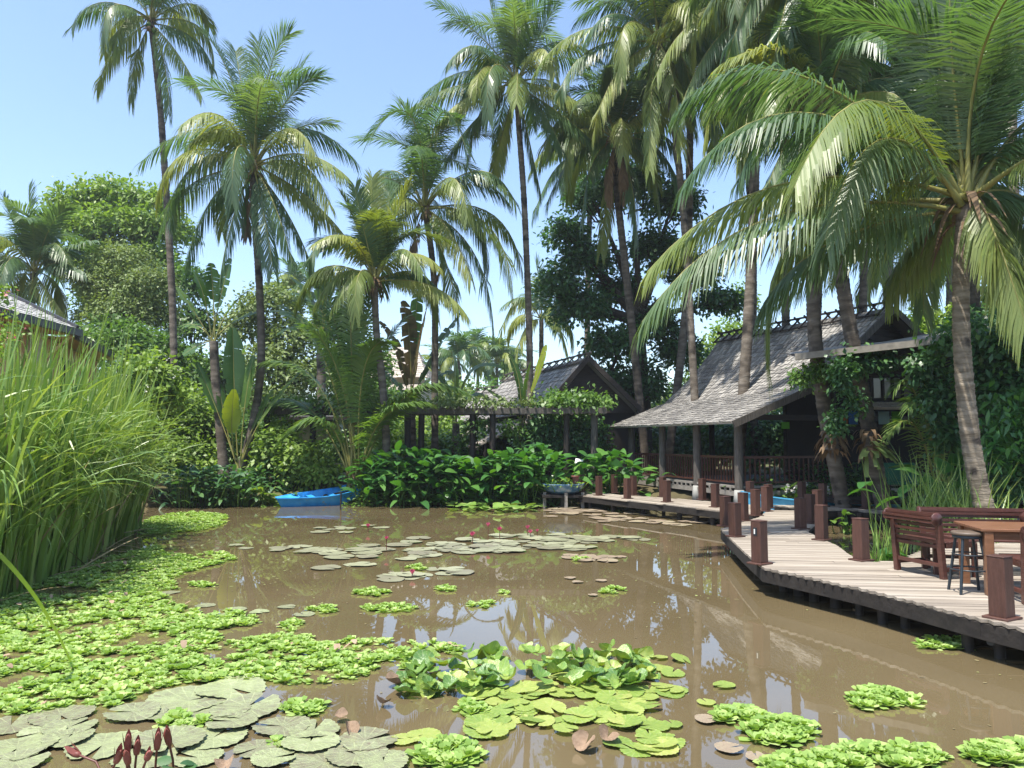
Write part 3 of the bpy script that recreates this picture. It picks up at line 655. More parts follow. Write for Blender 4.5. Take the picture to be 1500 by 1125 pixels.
# ================================================================== HOUSE at left
root = thing('tan_house', (-15.5, 23, .4), 'tan plastered house with white tiled roof and dark gutter behind the reeds', 'house'); O = (-15.5, 23, .4)
E0, E1 = P(-60, 424, 18.6), P(114, 481, 24.2); E1.z = E0.z = 5.66
up_ = Vector((-3.6, 1.2, 1.65)); b = MB()
shingle_patch(b, E0, E1, E0 + up_, E1 + up_ * .98 + Vector((0, -.6, 0)), .25, .3, rs)
F0, F1 = E1 + Vector((-.15, .15, -.1)), P(172, 521, 31.0); roof = b.build('roof', shingle_w, root, O)
b = MB(); shingle_patch(b, F0, F1, F0 + up_, F1 + up_, .3, .3, rs); b.build('roof', shingle_m, root, O)
b = MB(); b.beam(E0 + Vector((.05, 0, -.12)), E1 + Vector((.05, .1, -.12)), .16, .22); b.beam(F0 + Vector((.05, 0, -.1)), F1 + Vector((.05, 0, -.1)), .14, .2)
b.beam(E1 + Vector((.02, -.05, .06)), E1 + up_ + Vector((0, -.6, .06)), .12, .12); b.build('gutter', gutter_m, roof, O)
b = MB(); wa, wb_, wc = E0 + Vector((-.9, 0, 0)), E1 + Vector((-.9, 0, 0)), F1 + Vector((-.8, 0, 0))
b.prism([(wa.x, wa.y), (wb_.x, wb_.y), (wc.x, wc.y), (wc.x - 4, wc.y), (wa.x - 5, wa.y)], .3, 5.35); b.build('wall', tan_m, root, O)
b = MB(); b.beam((wa.x, wa.y, 5.52), (wb_.x, wb_.y, 5.52), 1.5, .05); b.beam((wb_.x, wb_.y, 5.42), (wc.x, wc.y, 5.42), 1.5, .05); b.build('soffit', tan_m, root, O)
d_ = (wb_ - wa).normalized()
for t in (.55, .82):
    p = lerp(wa, wb_, t); b = MB(); b.box((p.x + .14, p.y, 2.9), (.3, .42, 5.0), rz=math.atan2(d_.y, d_.x) - math.pi / 2); b.build('pilaster', cream_m if t > .8 else tan_m, root, O)
b = MB(); b.beam((wb_.x - .0, wb_.y - 1.3, 4.0), (E1.x - .05, E1.y - .15, 5.5), .09, .09); b.build('brace', tan_m, root, O)
b = MB(); p = lerp(wb_, wc, .3); b.box((p.x + .03, p.y, 4.4), (.1, 1.3, 1.0), rz=R(22)); b.build('window', dark_in, root, O)

# ================================================================== PERGOLA
root = thing('pergola', (-2.6, 28.2, .4), 'long timber pergola with vines on top along the far bank', 'pergola'); O = (-2.6, 28.2, .4)
PY = 28.0; zb = P(750, 603, PY).z; xl, xr = P(388, 0, PY).x, P(884, 0, 27.4).x
b = MB()
for dy in (0, 1.7): b.beam((xl, PY + dy, zb), (xr, PY - .4 + dy, zb + .02), .12, .2)
b.build('beam', wood_post, root, O)
b = MB()
for k in range(42):
    x = xl + .1 + k * (xr - xl - .2) / 41; b.beam((x, PY - .5, zb + .135), (x + random.Random(k).uniform(-.05, .05), PY + 2.1, zb + .135), .06, .07)
b.build('slats', wood_post, root, O)
for px in (405, 470, 603, 622, 694, 722, 826, 865):
    for dy in ((0,) if px in (865, 603, 694, 470, 722) else (0, 1.7)):
        x = P(px, 0, PY + dy - .1).x
        b = MB(); b.tube([(x, PY + dy - .1, .3), (x + .02, PY + dy - .1, zb - .1)], .115 if px != 865 else .13, 9); b.build('post', wood_post if px == 865 else wood_dk, root, O)
# ================================================================== PALMS
def bez(A, M, T, t):
    A, M, T = (np.array(x, float) for x in (A, M, T)); Cc = 2 * M - (A + T) / 2; t = np.asarray(t)[:, None]
    p = (1 - t) ** 2 * A + 2 * t * (1 - t) * Cc + t * t * T
    d = 2 * (1 - t) * (Cc - A) + 2 * t * (T - Cc); return p, nrm(d)
def frond_mesh(mb, A, M, T, rs, nl=64, Lm=.95, w=.021, hang=None, r0=.035, start=.13, mi=0):
    A, M, T = (np.array(x, float) for x in (A, M, T))
    t = np.linspace(start, .99, nl); h = T - A; h[2] = 0; hl = np.linalg.norm(h); h = h / hl if hl > .05 else np.array([0, -1, 0])
    if hang is None:
        e = (T[2] - A[2]) / max(np.linalg.norm(T - A), .1); hang = float(np.clip(.85 - .85 * e, .12, 1.4))
    pos, tan = bez(A, M, T, t)
    ref = np.array([0, 0, 1.0]) - .35 * h; sd = nrm(np.cross(tan, ref)); nn = np.cross(sd, tan)
    al = R(72) - (R(72) - R(26)) * t ** 1.5
    prof = (.30 + .70 * np.sin(np.pi * np.clip(.10 + .80 * t, 0, 1)) ** .7) * np.where(t < start + .1, .6 + 4 * (t - start), 1)
    dn = np.array([0, 0, -1.0])
    for s in (-1, 1):
        keep = rs.random(nl) > .03
        be = R(18) * (1 if hang < .5 else .3)
        d = np.cos(al)[:, None] * tan + np.sin(al)[:, None] * (s * sd * math.cos(be) + nn * math.sin(be)) + rs.normal(size=(nl, 3)) * .055
        d = nrm(d); d = nrm(d + dn * hang * np.sin(al)[:, None] * rs.uniform(.7, 1.2, (nl, 1)))
        L = (Lm * prof * rs.uniform(.85, 1.1, nl))[:, None]
        d2 = nrm(d + dn * (.25 + .55 * hang) * rs.uniform(.6, 1.4, (nl, 1)))
        p1 = pos + d * L * .5; p2 = p1 + d2 * L * .5
        wv = nrm(tan - d * np.sum(tan * d, 1, keepdims=True)) * w
        C = np.stack([pos, p1, p2], 1)[keep]; S = np.stack([wv * .55, wv * rs.uniform(.8, 1.15, (nl, 1)), wv * .12], 1)[keep]
        strips(mb, C, S, mi)
    tt = np.linspace(0, 1, 12); pr, _ = bez(A, M, T, tt)
    mb.tube([Vector(p) for p in pr], [r0 * (1 - .88 * x) + (r0 * .9 * max(0, .12 - x) / .12) for x in tt], 5, 1, caps=False)
def trunk_mesh(mb, pts, r_lo, r_hi, rs, ring=.13, n=12, flare=1.5):
    pts = [np.array(p, float) for p in pts]
    seg = [0]
    for a, b in zip(pts[:-1], pts[1:]): seg.append(seg[-1] + np.linalg.norm(b - a))
    tot = seg[-1]; k = max(6, int(tot / ring)); out = []; rad = []
    X = np.array(pts)
    def cr(s):                                   # Catmull-Rom through the points
        i = min(max(np.searchsorted(seg, s) - 1, 0), len(pts) - 2); f = (s - seg[i]) / max(seg[i + 1] - seg[i], 1e-6)
        p0, p1, p2, p3 = X[max(i - 1, 0)], X[i], X[i + 1], X[min(i + 2, len(pts) - 1)]
        return .5 * ((2 * p1) + (p2 - p0) * f + (2 * p0 - 5 * p1 + 4 * p2 - p3) * f * f + (3 * p1 - p0 - 3 * p2 + p3) * f ** 3)
    for i in range(k + 1):
        s = tot * i / k; f = i / k; p = cr(s)
        r = r_lo + (r_hi - r_lo) * f; r *= 1 + (flare - 1) * math.exp(-s / .35)
        g = rs.uniform(.94, 1.03)
        out.append(p); rad.append(r * g)
        if i < k: out.append(cr(tot * (i + .72) / k)); rad.append(r * g * 1.07)
    mb.tube(out, rad, n, 0)
def sheath_mesh(mb, c, rs, r=.3, n=22, L=.9):
    c = np.array(c, float)
    for i in range(n):
        q = rs.uniform(0, 6.28); a = c + np.array([math.cos(q) * r * .5, math.sin(q) * r * .5, rs.uniform(-.35, .25)])
        d = np.array([math.cos(q), math.sin(q), rs.uniform(-.3, .8)]); l = L * rs.uniform(.4, 1)
        t = np.linspace(0, 1, 5)[:, None]; C = a + d * l * .55 * t + np.array([0, 0, -l]) * t ** 2 * .8
        sd = np.array([-math.sin(q), math.cos(q), 0]) * rs.uniform(.03, .09)
        strips(mb, C[None], np.stack([sd * f for f in (1, .9, .7, .5, .1)])[None])
def palm(label, trunk, d, width_px, crown, fronds, extra=8, L=4.3, seed=0, nl=88, w=.0215, Lm=1.15, yellow=.28, sheath=.0, dd_tr=0, group='coconut palms round the pond', bark=None, base_z=None, kink=None, dry=0, ring=.13, elev=(-50, 70), nmin=0, coco=0):
    rs = np.random.RandomState(seed); k = len(trunk)
    cr = np.array(P(*crown, d)); pts = []
    for i, (px, py) in enumerate(trunk): pts.append(np.array(P(px, py, d + dd_tr * (1 - i / max(k - 1, 1)))))
    if base_z is None: base_z = GZ(pts[0][0], pts[0][1]) - .1
    if pts[0][2] > base_z + .3: q_ = pts[0].copy(); sl = (pts[0] - pts[1]) / max(pts[1][2] - pts[0][2], .1); q_ = pts[0] + sl * (pts[0][2] - base_z); q_[2] = base_z; pts.insert(0, q_)
    else: pts[0][2] = base_z
    pts.append(cr); O = tuple(pts[0])
    root = thing('coconut_palm', O, label, 'palm tree', group)
    r = width_px / 2 * d / F_PX
    b = MB(); trunk_mesh(b, pts, r * 1.05, r * .82, rs, ring); b.build('trunk', bark or trunk_m, root, O)
    def add(A, M, T, **kw):
        b = MB(); frond_mesh(b, A, M, T, rs, nl=nl, w=w, Lm=Lm, r0=.032 * L / 4.3, **kw)
        x = rs.random() + (.6 if T[2] > A[2] + 1.0 and yellow < .6 else 0); drooping = T[2] < A[2] - .8
        m_ = frond_y if x < yellow * (1.5 if drooping else .6) else frond_m
        b.build('frond', [m_, rachis_m], root, O)
    for f in fronds:
        mx, my, tx, ty = f[:4]; dd = f[4] if len(f) > 4 else None
        pl = math.hypot(tx - crown[0], ty - crown[1]) * d / F_PX
        if dd is None: dd = (1 if rs.random() < .5 else -1) * .6 * math.sqrt(max(0, L * L * .8 - pl * pl)) if pl < L * .9 else rs.uniform(-.3, .3)
        j = cr + rs.normal(size=3) * .06; j[2] += .12 if ty < crown[1] else -.05
        add(j, np.array(P(mx, my, d + dd * .55)), np.array(P(tx, ty, d + dd)))
    ga = rs.uniform(0, 6.28)
    for i in range(extra):
        az = ga + i * 2.39996; el = R(elev[0] + (elev[1] - elev[0]) * (i + .5) / max(extra, 1) + rs.uniform(-8, 8))
        l = L * rs.uniform(.8, 1.02); h = np.array([math.cos(az), math.sin(az), 0])
        A = cr + h * .12 + np.array([0, 0, .1]); e1 = max(el + R(32), R(-35))
        M = A + l * .5 * (h * math.cos(e1) + np.array([0, 0, math.sin(e1)])); e2 = el - R(38)
        T = M + l * .5 * (h * math.cos(e2) + np.array([0, 0, math.sin(e2)]))
        add(A, M, T)
    for i in range(dry):                          # dead fronds hanging along the trunk
        q = rs.uniform(0, 6.28); h = np.array([math.cos(q), math.sin(q), 0]); A = cr + h * .15 + np.array([0, 0, -.25])
        b = MB(); frond_mesh(b, A, A + h * .55 + np.array([0, 0, -L * .3]), A + h * .35 + np.array([0, 0, -L * rs.uniform(.5, .75)]), rs, nl=nl // 2, w=w * 1.3, Lm=Lm * .6, hang=1.6, r0=.02); b.build('dead_frond', [dry_m, dry_m], root, O)
    if sheath: b = MB(); sheath_mesh(b, cr, rs, sheath, 26, sheath * 3.0); b.build('leaf_sheaths', dry_m, root, O)
    if coco:
        for i in range(coco):
            q = rs.uniform(0, 6.28); p = cr + np.array([math.cos(q) * .26, math.sin(q) * .26, -.25 - rs.uniform(0, .25)])
            b = MB(); b.lathe(tuple(p), [(0, -.13), (.07, -.11), (.11, -.02), (.10, .06), (.05, .12), (0, .13)], 10); b.build('coconut', leaf_md if i % 3 else dry_m, root, O)
    return root

palm('tall slender coconut palm at the far left, its crown cut by the photo', [(257, 655), (252, 430), (238, 200), (230, 110)], 33, 10.5, (221, 32),
     [(150, 3, 105, 40), (185, 30, 166, 78), (171, 71, 141, 132), (199, 85, 192, 150), (241, 95, 247, 168, -.8), (260, 78, 296, 142, -1), (278, 52, 313, 103), (278, 5, 307, 40), (205, -60, 190, -110), (240, -60, 268, -105), (222, -70, 226, -130), (180, -30, 150, -40), (265, -35, 300, -30)],
     extra=9, L=4.0, seed=1, sheath=.22, yellow=.35, coco=6)
palm('dark trunked coconut palm with a full crown curving up beside the traveller palm', [(347, 702), (366, 640), (382, 540), (380, 420), (374, 330)], 27.5, 11.5, (371, 243),
     [(377, 150, 378, 60), (340, 120, 302, 52), (393, 110, 424, 50), (422, 145, 467, 113), (432, 190, 485, 180), (300, 188, 206, 238), (335, 192, 284, 205, -1.8), (290, 236, 232, 350), (280, 270, 248, 330), (342, 318, 322, 408, -1.2), (305, 300, 270, 405), (402, 300, 428, 385, -1), (446, 226, 512, 262), (440, 240, 482, 300, -1.5), (446, 285, 505, 345), (424, 318, 468, 420), (388, 320, 400, 395, -1.6), (355, 130, 345, 75, 1.2), (405, 155, 445, 95, 1)],
     extra=14, L=4.5, seed=2, sheath=.25, yellow=.35, dry=1, coco=7)
palm('short yellow green coconut palm with mottled trunk standing in the shrubs by the bank', [(558, 738), (566, 660), (560, 560), (551, 480)], 26.4, 11.5, (549, 412),
     [(505, 398, 461, 446, -.8), (545, 335, 545, 260), (522, 330, 500, 285), (575, 330, 600, 272), (598, 372, 645, 392, -1), (630, 418, 684, 462, -1), (490, 345, 450, 395), (605, 398, 655, 440), (520, 400, 486, 452, -1.6), (535, 345, 520, 275, -1), (565, 345, 570, 280, 1), (590, 350, 632, 335), (505, 355, 462, 355, 1)],
     extra=12, L=3.6, seed=3, sheath=.3, yellow=.8, Lm=.85, dry=0)
palm('coconut palm with wide arching dark fronds behind the short yellow green one', [(637, 690), (637, 560), (637, 440), (632, 370)], 30, 10.5, (622, 306),
     [(600, 168, 539, 205), (645, 168, 685, 225), (615, 205, 585, 150, 1), (578, 250, 545, 285), (700, 250, 756, 300), (718, 312, 765, 395), (695, 372, 724, 498), (715, 330, 752, 440, -1), (580, 322, 545, 372), (655, 390, 672, 470, -1.2), (665, 215, 720, 200, 1.5), (628, 200, 640, 140), (595, 290, 552, 310, -1.5), (660, 340, 690, 410, -2)],
     extra=12, L=4.6, seed=4, sheath=.28, yellow=.3, dry=2)
palm('very tall straight coconut palm with dark trunk in the middle of the view', [(777, 610), (775, 480), (768, 300), (760, 185)], 30.5, 10, (756, 122),
     [(700, 50, 638, 5), (752, 40, 757, -30), (728, 45, 714, -20), (785, 62, 818, 0), (698, 72, 667, 85, -1.2), (684, 104, 620, 140), (672, 125, 598, 162), (690, 140, 643, 180), (712, 98, 698, 138, -2.5), (758, 108, 757, 152, -3), (707, 158, 682, 248), (697, 175, 655, 232), (822, 136, 876, 176), (812, 160, 866, 205), (797, 168, 824, 222, -1), (775, 205, 792, 282), (810, 85, 862, 95), (735, 200, 722, 260, 1.4), (770, 45, 785, -25)],
     extra=14, L=4.4, seed=5, sheath=.27, yellow=.3, coco=8)
palm('coconut palm with thick brown sheath collar, leaning in front of the big dark tree', [(942, 640), (930, 520), (917, 400), (903, 270)], 31.5, 12, (903, 205),
     [(830, 170, 790, 245), (850, 215, 800, 300), (868, 240, 852, 330, -1), (960, 215, 1000, 285), (950, 240, 968, 330, -1), (925, 270, 932, 360, -1), (880, 150, 850, 105, 1), (915, 130, 925, 70), (945, 150, 985, 130), (840, 150, 778, 185), (890, 285, 880, 370, 1)],
     extra=20, L=4.4, seed=6, sheath=.42, yellow=.35, dry=3, coco=6)
palm('coconut palm rising through the low left part of the pavilion roof', [(1018, 588), (1012, 480), (1000, 300), (985, 170)], 28.3, 11, (965, 60),
     [(860, 42, 782, 108, -.5), (870, 70, 818, 142, -1), (905, 105, 868, 200, -1), (955, 130, 952, 250, -1.5), (930, 20, 885, -60), (970, -30, 980, -110), (1010, 30, 1060, 20), (1020, 60, 1075, 150), (905, 10, 850, 0, 1.5), (985, 110, 1000, 225, -2), (1000, 85, 1022, 200, -1)],
     extra=20, L=4.3, seed=7, yellow=.35, base_z=.45, dry=1, coco=6)
palm('coconut palm with pale grey trunk rising through the middle of the pavilion roof', [(1089, 574), (1096, 470), (1103, 330), (1108, 150)], 25.7, 15.5, (1110, 10),
     [(1020, 30, 962, 110, -.5), (1040, 70, 990, 180, -.8), (1062, 95, 1030, 215, -1.2), (1090, 120, 1085, 240, -1.5), (1150, 90, 1175, 210, -1), (1175, 30, 1240, 95), (1050, -30, 990, -40), (1120, -70, 1130, -160), (1160, -20, 1220, -50), (1035, 10, 955, 50, 1)],
     extra=22, L=4.6, seed=8, yellow=.45, base_z=.45, dry=2)
palm('tall coconut palm leaning left, dark stained trunk with a root ball, crown above the photo', [(1225, 688), (1208, 600), (1193, 480), (1190, 300), (1198, 130), (1192, 0)], 19.6, 21, (1188, -75),
     [(1100, -60, 1030, 20, -.3), (1110, -20, 1062, 105, -.5), (1150, 10, 1130, 120, -1), (1230, 10, 1262, 110, -.8), (1260, -30, 1330, 60, 0), (1140, -20, 1085, 70, 1), (1215, 20, 1225, 130, 1.5), (1290, -80, 1380, -20)],
     extra=20, L=4.6, seed=9, nl=90, w=.023, yellow=.25, dd_tr=.6)
palm('palm leaning left with a staghorn fern on its trunk, right of the dark stained one', [(1284, 690), (1268, 600), (1245, 480), (1226, 360), (1215, 250)], 19.2, 22, (1206, 165),
     [(1130, 180, 1080, 270, 0), (1150, 215, 1120, 300, -.4), (1270, 180, 1320, 260, .4), (1190, 60, 1165, -20, .5), (1250, 70, 1310, 20, .6), (1120, 120, 1040, 160, .8), (1290, 120, 1372, 170, 1), (1215, 240, 1240, 330, 1)],
     extra=14, L=4.0, seed=10, nl=90, w=.023, yellow=.4, dd_tr=.4, dry=1)
palm('near coconut palm at the right with ringed pale trunk and huge fronds over the benches', [(1448, 770), (1424, 660), (1410, 520), (1408, 410)], 14.0, 27, (1414, 302),
     [(1462, 105, 1512, -70, -.4), (1420, 100, 1424, -60, .2), (1170, 110, 998, 155, .3), (1182, 165, 1002, 268, -.4), (1296, 203, 1208, 352, -1.6), (1152, 268, 948, 398, .2), (1140, 315, 940, 472, -.5), (1232, 348, 1118, 445, .5), (1452, 330, 1503, 475, -1.2), (1520, 200, 1640, 280, .2), (1500, 120, 1590, 20, .3), (1375, 100, 1330, -40, .8), (1500, 290, 1590, 400, .5), (1380, 130, 1345, 20, 1.4), (1395, 90, 1392, -50, -.6), (1330, 170, 1240, 190, 1.8), (1345, 345, 1300, 420, 1.2), (1440, 150, 1470, 30, 1.2)],
     extra=9, L=5.6, seed=12, nl=150, w=.0185, Lm=1.25, yellow=.3, sheath=.42, bark=trunk_k, ring=.10, dry=0)
# palms further back
palm('coconut palm hidden behind the pale grey trunk, adding dark hanging fronds at the top', [(1103, 520), (1100, 300)], 35, 11, (1068, 40), [(1010, 60, 960, 150), (1120, 60, 1165, 160), (1060, 110, 1050, 230, -1)], extra=24, L=4.6, seed=31, nl=70, w=.034, yellow=.15)
palm('coconut palm deep behind the two leaning trunks with a dark shaggy crown', [(1196, 500), (1205, 300)], 34, 11, (1215, 120), [(1160, 140, 1120, 230), (1265, 140, 1310, 240), (1215, 190, 1205, 300, -1)], extra=24, L=4.6, seed=32, nl=70, w=.034, yellow=.15)
palm('coconut palm deep behind the upright fronds of the near palm', [(1300, 440), (1310, 250)], 34, 11, (1325, 30), [(1270, 60, 1225, 150), (1380, 60, 1430, 150), (1325, 100, 1310, 220, -1)], extra=24, L=4.6, seed=33, nl=70, w=.034, yellow=.15)
palm('coconut palm deep between the tall middle trunk and the leaning one, mostly hidden', [(860, 500), (862, 380)], 40, 9, (866, 235), [(820, 240, 780, 320), (915, 240, 950, 320)], extra=20, L=4.0, seed=34, nl=60, w=.036, yellow=.2)
palm('leafy coconut palm at the left edge behind the tan house', [(40, 560), (45, 460)], 37, 12, (50, 400),
     [(45, 330, 42, 278), (25, 340, 5, 290), (70, 340, 95, 305), (95, 365, 140, 352), (20, 380, -30, 350), (85, 385, 125, 400), (65, 420, 100, 470, -1), (45, 440, 40, 500, -1.5), (10, 410, -20, 460)], extra=18, L=4.2, seed=21, nl=64, w=.034, yellow=.15)
palm('yellowish coconut palm behind the gap right of the tall middle trunk', [(792, 600), (793, 500)], 46, 8, (793, 468),
     [(760, 440, 732, 492), (830, 440, 868, 500), (790, 420, 785, 385), (770, 480, 752, 540, -1), (815, 470, 835, 535)], extra=9, L=3.6, seed=22, nl=44, w=.035, yellow=.8)
palm('yellow fronded coconut palm behind the ridge of the pavilion', [(1300, 560), (1300, 440)], 33, 14, (1300, 385),
     [(1250, 360, 1215, 420), (1340, 360, 1382, 410), (1300, 330, 1295, 290), (1275, 400, 1260, 460), (1330, 395, 1350, 450)], extra=10, L=3.8, seed=23, nl=50, w=.028, yellow=.7)
palm('thin distant coconut palm whose bare trunk stands right of the pavilion gable', [(1354, 600), (1353, 440)], 52, 9, (1352, 330), [], extra=16, L=4.4, seed=24, nl=40, w=.04)
palm('coconut palm standing behind the near ringed trunk at the right', [(1437, 600), (1430, 470)], 21, 16, (1424, 330), [(1370, 340, 1325, 420), (1480, 330, 1530, 400)], extra=18, L=4.2, seed=25, nl=76, w=.027, yellow=.4)
palm('coconut palm at the right edge with its crown above the photo', [(1500, 640), (1488, 350), (1480, 100)], 23, 15, (1478, -40), [(1420, -20, 1370, 80), (1520, 10, 1560, 120)], extra=18, L=4.4, seed=26, nl=76, w=.027)
palm('pale coconut palm trunk half hidden behind the pavilion roof, crown among the others', [(988, 600), (1000, 500), (1008, 400), (1010, 250)], 33, 12, (1012, 120), [(960, 130, 925, 210), (1060, 140, 1100, 220), (1010, 60, 1005, -10)], extra=22, L=4.4, seed=27, nl=70, w=.031, yellow=.3)
palm('coconut palm in the back row between the two pavilion roof palms', [(1152, 520), (1148, 300)], 30, 12, (1148, 110), [(1090, 110, 1040, 190), (1200, 110, 1250, 200), (1150, 40, 1150, -40)], extra=24, L=4.5, seed=28, nl=70, w=.031, yellow=.2)
palm('coconut palm in the back row showing behind the near palm fronds', [(1262, 520), (1268, 300)], 29, 12, (1272, 60), [(1220, 80, 1180, 170), (1330, 80, 1380, 170), (1270, 0, 1280, -80), (1250, 130, 1240, 220)], extra=24, L=4.5, seed=29, nl=70, w=.031, yellow=.2)
palm('coconut palm far right in the back row under the large upright fronds', [(1390, 560), (1392, 300)], 31, 11, (1388, 110), [(1330, 130, 1290, 210), (1450, 130, 1490, 220)], extra=24, L=4.5, seed=30, nl=70, w=.031, yellow=.25)
for i, (px, py, d, lab) in enumerate([(645, 545, 72, 'leftmost of the tiny distant coconut palms over the pergola'), (672, 528, 68, 'tallest of the tiny distant coconut palms between two dark trunks'), (700, 520, 76, 'slim tiny distant coconut palm in the middle of the gap'), (728, 532, 70, 'broad tiny distant coconut palm over the pergola'), (752, 545, 78, 'rightmost of the tiny distant coconut palms beside the tall middle trunk'), (430, 432, 62, 'distant coconut palm seen right of the dark curving trunk')]):
    palm(lab, [(px, 600), (px, (py + 600) / 2)], d, 5, (px, py), [], extra=15, L=3.6, seed=40 + i, nl=26, w=.06, yellow=.4, group='distant coconut palms')
# young palm without a trunk
def young_palm(label, base, d, fronds, seed, L=4, **kw):
    rs = np.random.RandomState(seed); b0 = np.array(P(*base, d)); b0[2] = GZ(b0[0], b0[1]); O = tuple(b0)
    r = thing('young_palm', O, label, 'palm tree')
    for f in fronds:
        dd = f[4] if len(f) > 4 else rs.uniform(-.8, .8)
        b = MB(); frond_mesh(b, b0 + rs.normal(size=3) * [.1, .1, 0], np.array(P(f[0], f[1], d + dd * .5)), np.array(P(f[2], f[3], d + dd)), rs, r0=.045, start=.28, hang=kw.get('hang', .45), **{k: v for k, v in kw.items() if k != 'hang'})
        b.build('frond', [frond_f, rachis_m], r, O)
    b = MB(); sheath_mesh(b, b0 + np.array([0, 0, .5]), rs, .22, 16, .7); b.build('leaf_sheaths', dry_m, r, O)
    return r
young_palm('trunkless young palm with long dark fronds fanning up from the bank', (520, 690), 26.7, [(480, 540, 420, 452), (500, 520, 470, 410), (515, 520, 510, 420), (530, 520, 545, 425), (545, 560, 590, 470), (470, 570, 392, 530), (555, 620, 620, 590, -1.5), (565, 600, 650, 565, -.6), (480, 620, 415, 640, -1), (455, 600, 400, 600, 1), (500, 560, 455, 480, -1.2), (530, 560, 560, 500, -1.2), (490, 500, 440, 440, 1.4), (595, 580, 690, 580, -1)], 51, nl=84, w=.03, Lm=1.0)
young_palm('small feathery palm in the shade of the vine wall, left of the near trunk', (1385, 690), 19, [(1360, 580, 1310, 530), (1375, 560, 1370, 520), (1350, 640, 1300, 640, -.8), (1400, 580, 1430, 520), (1360, 620, 1330, 600, -1), (1350, 600, 1310, 570, -.5)], 52, nl=44, w=.018, Lm=.6)

# ================================================================== BANANAS, TRAVELLER PALMS
def paddle(mb, A, M, T, wid, rs, torn=.0, pet=.35, r0=.03):
    A, M, T = (np.array(x, float) for x in (A, M, T))
    k = 30; t = np.linspace(pet, 1, k); p, tan = bez(A, M, T, t)
    h = T - A; h[2] = 0; hl = np.linalg.norm(h); h = h / hl if hl > .05 else np.array([0, -1.0, 0])
    view = np.array([0, -1.0, .15]); ref = np.array([0, 0, 1.0]) - .5 * h + view * .55
    sd = nrm(np.cross(tan, ref)); f = np.linspace(0, 1, k); pr = wid * np.sin(np.pi * np.clip(.06 + .9 * f, 0, 1)) ** .55
    nn = np.cross(sd, tan)
    for s in (-1, 1):
        i = 0
        while i < k - 1:
            j = min(k - 1, i + (rs.randint(1, 5) if torn else k)); dr = rs.uniform(-.15, .5) * torn; sh = rs.uniform(.75, 1.05) if torn else 1
            idx = np.arange(i, j + 1); g = np.linspace(0, 1, len(idx)) 
            ed = p[idx] + s * sd[idx] * (pr[idx] * sh)[:, None] + nn[idx] * (pr[idx] * .16)[:, None]; ed[:, 2] -= pr[idx] * (dr + .12)
            if torn: mid_ = ed.mean(0); ed = mid_ + (ed - mid_) * (1 - .35 * torn * rs.random())
            mdl = (p[idx] + ed) / 2 + nn[idx] * (pr[idx] * .07)[:, None]
            V = np.concatenate([p[idx], mdl, ed]); m_ = len(idx)
            q = [(a, a + 1, m_ + a + 1, m_ + a) for a in range(m_ - 1)] + [(m_ + a, m_ + a + 1, 2 * m_ + a + 1, 2 * m_ + a) for a in range(m_ - 1)]
            mb.add(V, q if s < 0 else [x[::-1] for x in q], 0, True); i = j
    tt = np.linspace(0, 1, 12); pp, _ = bez(A, M, T, tt); mb.tube([Vector(x) for x in pp], [r0 * (1 - .85 * x) for x in tt], 6, 1, caps=False)
def paddle_plant(name, label, cat, base, d, leaves, seed, trunk=None, tr_w=14, wid=.3, torn=.3, pet=.35, group=None, mats=None):
    rs = np.random.RandomState(seed); b0 = np.array(P(*base, d)); g = np.array(P(*(trunk[0] if trunk else base), d)); g[2] = GZ(g[0], g[1]) - .05; O = tuple(g)
    r = thing(name, O, label, cat, group)
    if trunk:
        b = MB(); trunk_mesh(b, [g] + [np.array(P(x, y, d)) for x, y in trunk[1:]] + [b0], tr_w / 2 * d / F_PX, tr_w / 2.3 * d / F_PX, rs, .16); b.build('trunk', trunk_m, r, O)
    for lf in leaves:
        dd = lf[4] if len(lf) > 4 else rs.uniform(-.6, .6); m_ = lf[5] if len(lf) > 5 else banana_m; wd = lf[6] if len(lf) > 6 else wid; pt = lf[7] if len(lf) > 7 else pet
        b = MB(); paddle(b, b0 + rs.normal(size=3) * [.06, .06, .02], np.array(P(lf[0], lf[1], d + dd * .5)), np.array(P(lf[2], lf[3], d + dd)), wd * rs.uniform(.9, 1.1), rs, torn, pt); b.build('leaf', [m_, rachis_m], r, O)
    return r
paddle_plant('traveller_palm', 'bare trunked traveller palm with pale torn leaf fan left of the dark curving trunk', 'traveller palm', (313, 500), 27.4,
    [(283, 455, 258, 420), (290, 478, 262, 478), (300, 440, 285, 398), (322, 440, 338, 378, .3, banana_m, .36), (335, 455, 366, 425), (312, 430, 308, 385), (345, 470, 385, 455, .2, banana_m, .26), (292, 505, 268, 520, -.3)], 61, trunk=[(330, 700), (322, 620), (316, 560)], wid=.33, torn=.5, pet=.42)
paddle_plant('traveller_palm', 'low fan of long stalked green paddle leaves at the foot of the dark curving trunk', 'traveller palm', (350, 690), 27.0,
    [(344, 590, 341, 480, .1, banana_m, .40, .52), (358, 600, 372, 520, .2, banana_m, .34, .52), (340, 640, 343, 570, -.5, banana_y, .34, .55), (380, 620, 440, 545, .2, banana_m, .26, .5), (325, 620, 288, 530, .3, banana_m, .26, .6), (365, 640, 400, 570, .5, banana_m, .2, .6), (335, 640, 320, 560, .4, banana_m, .2, .6)], 62, torn=.12, wid=.3)
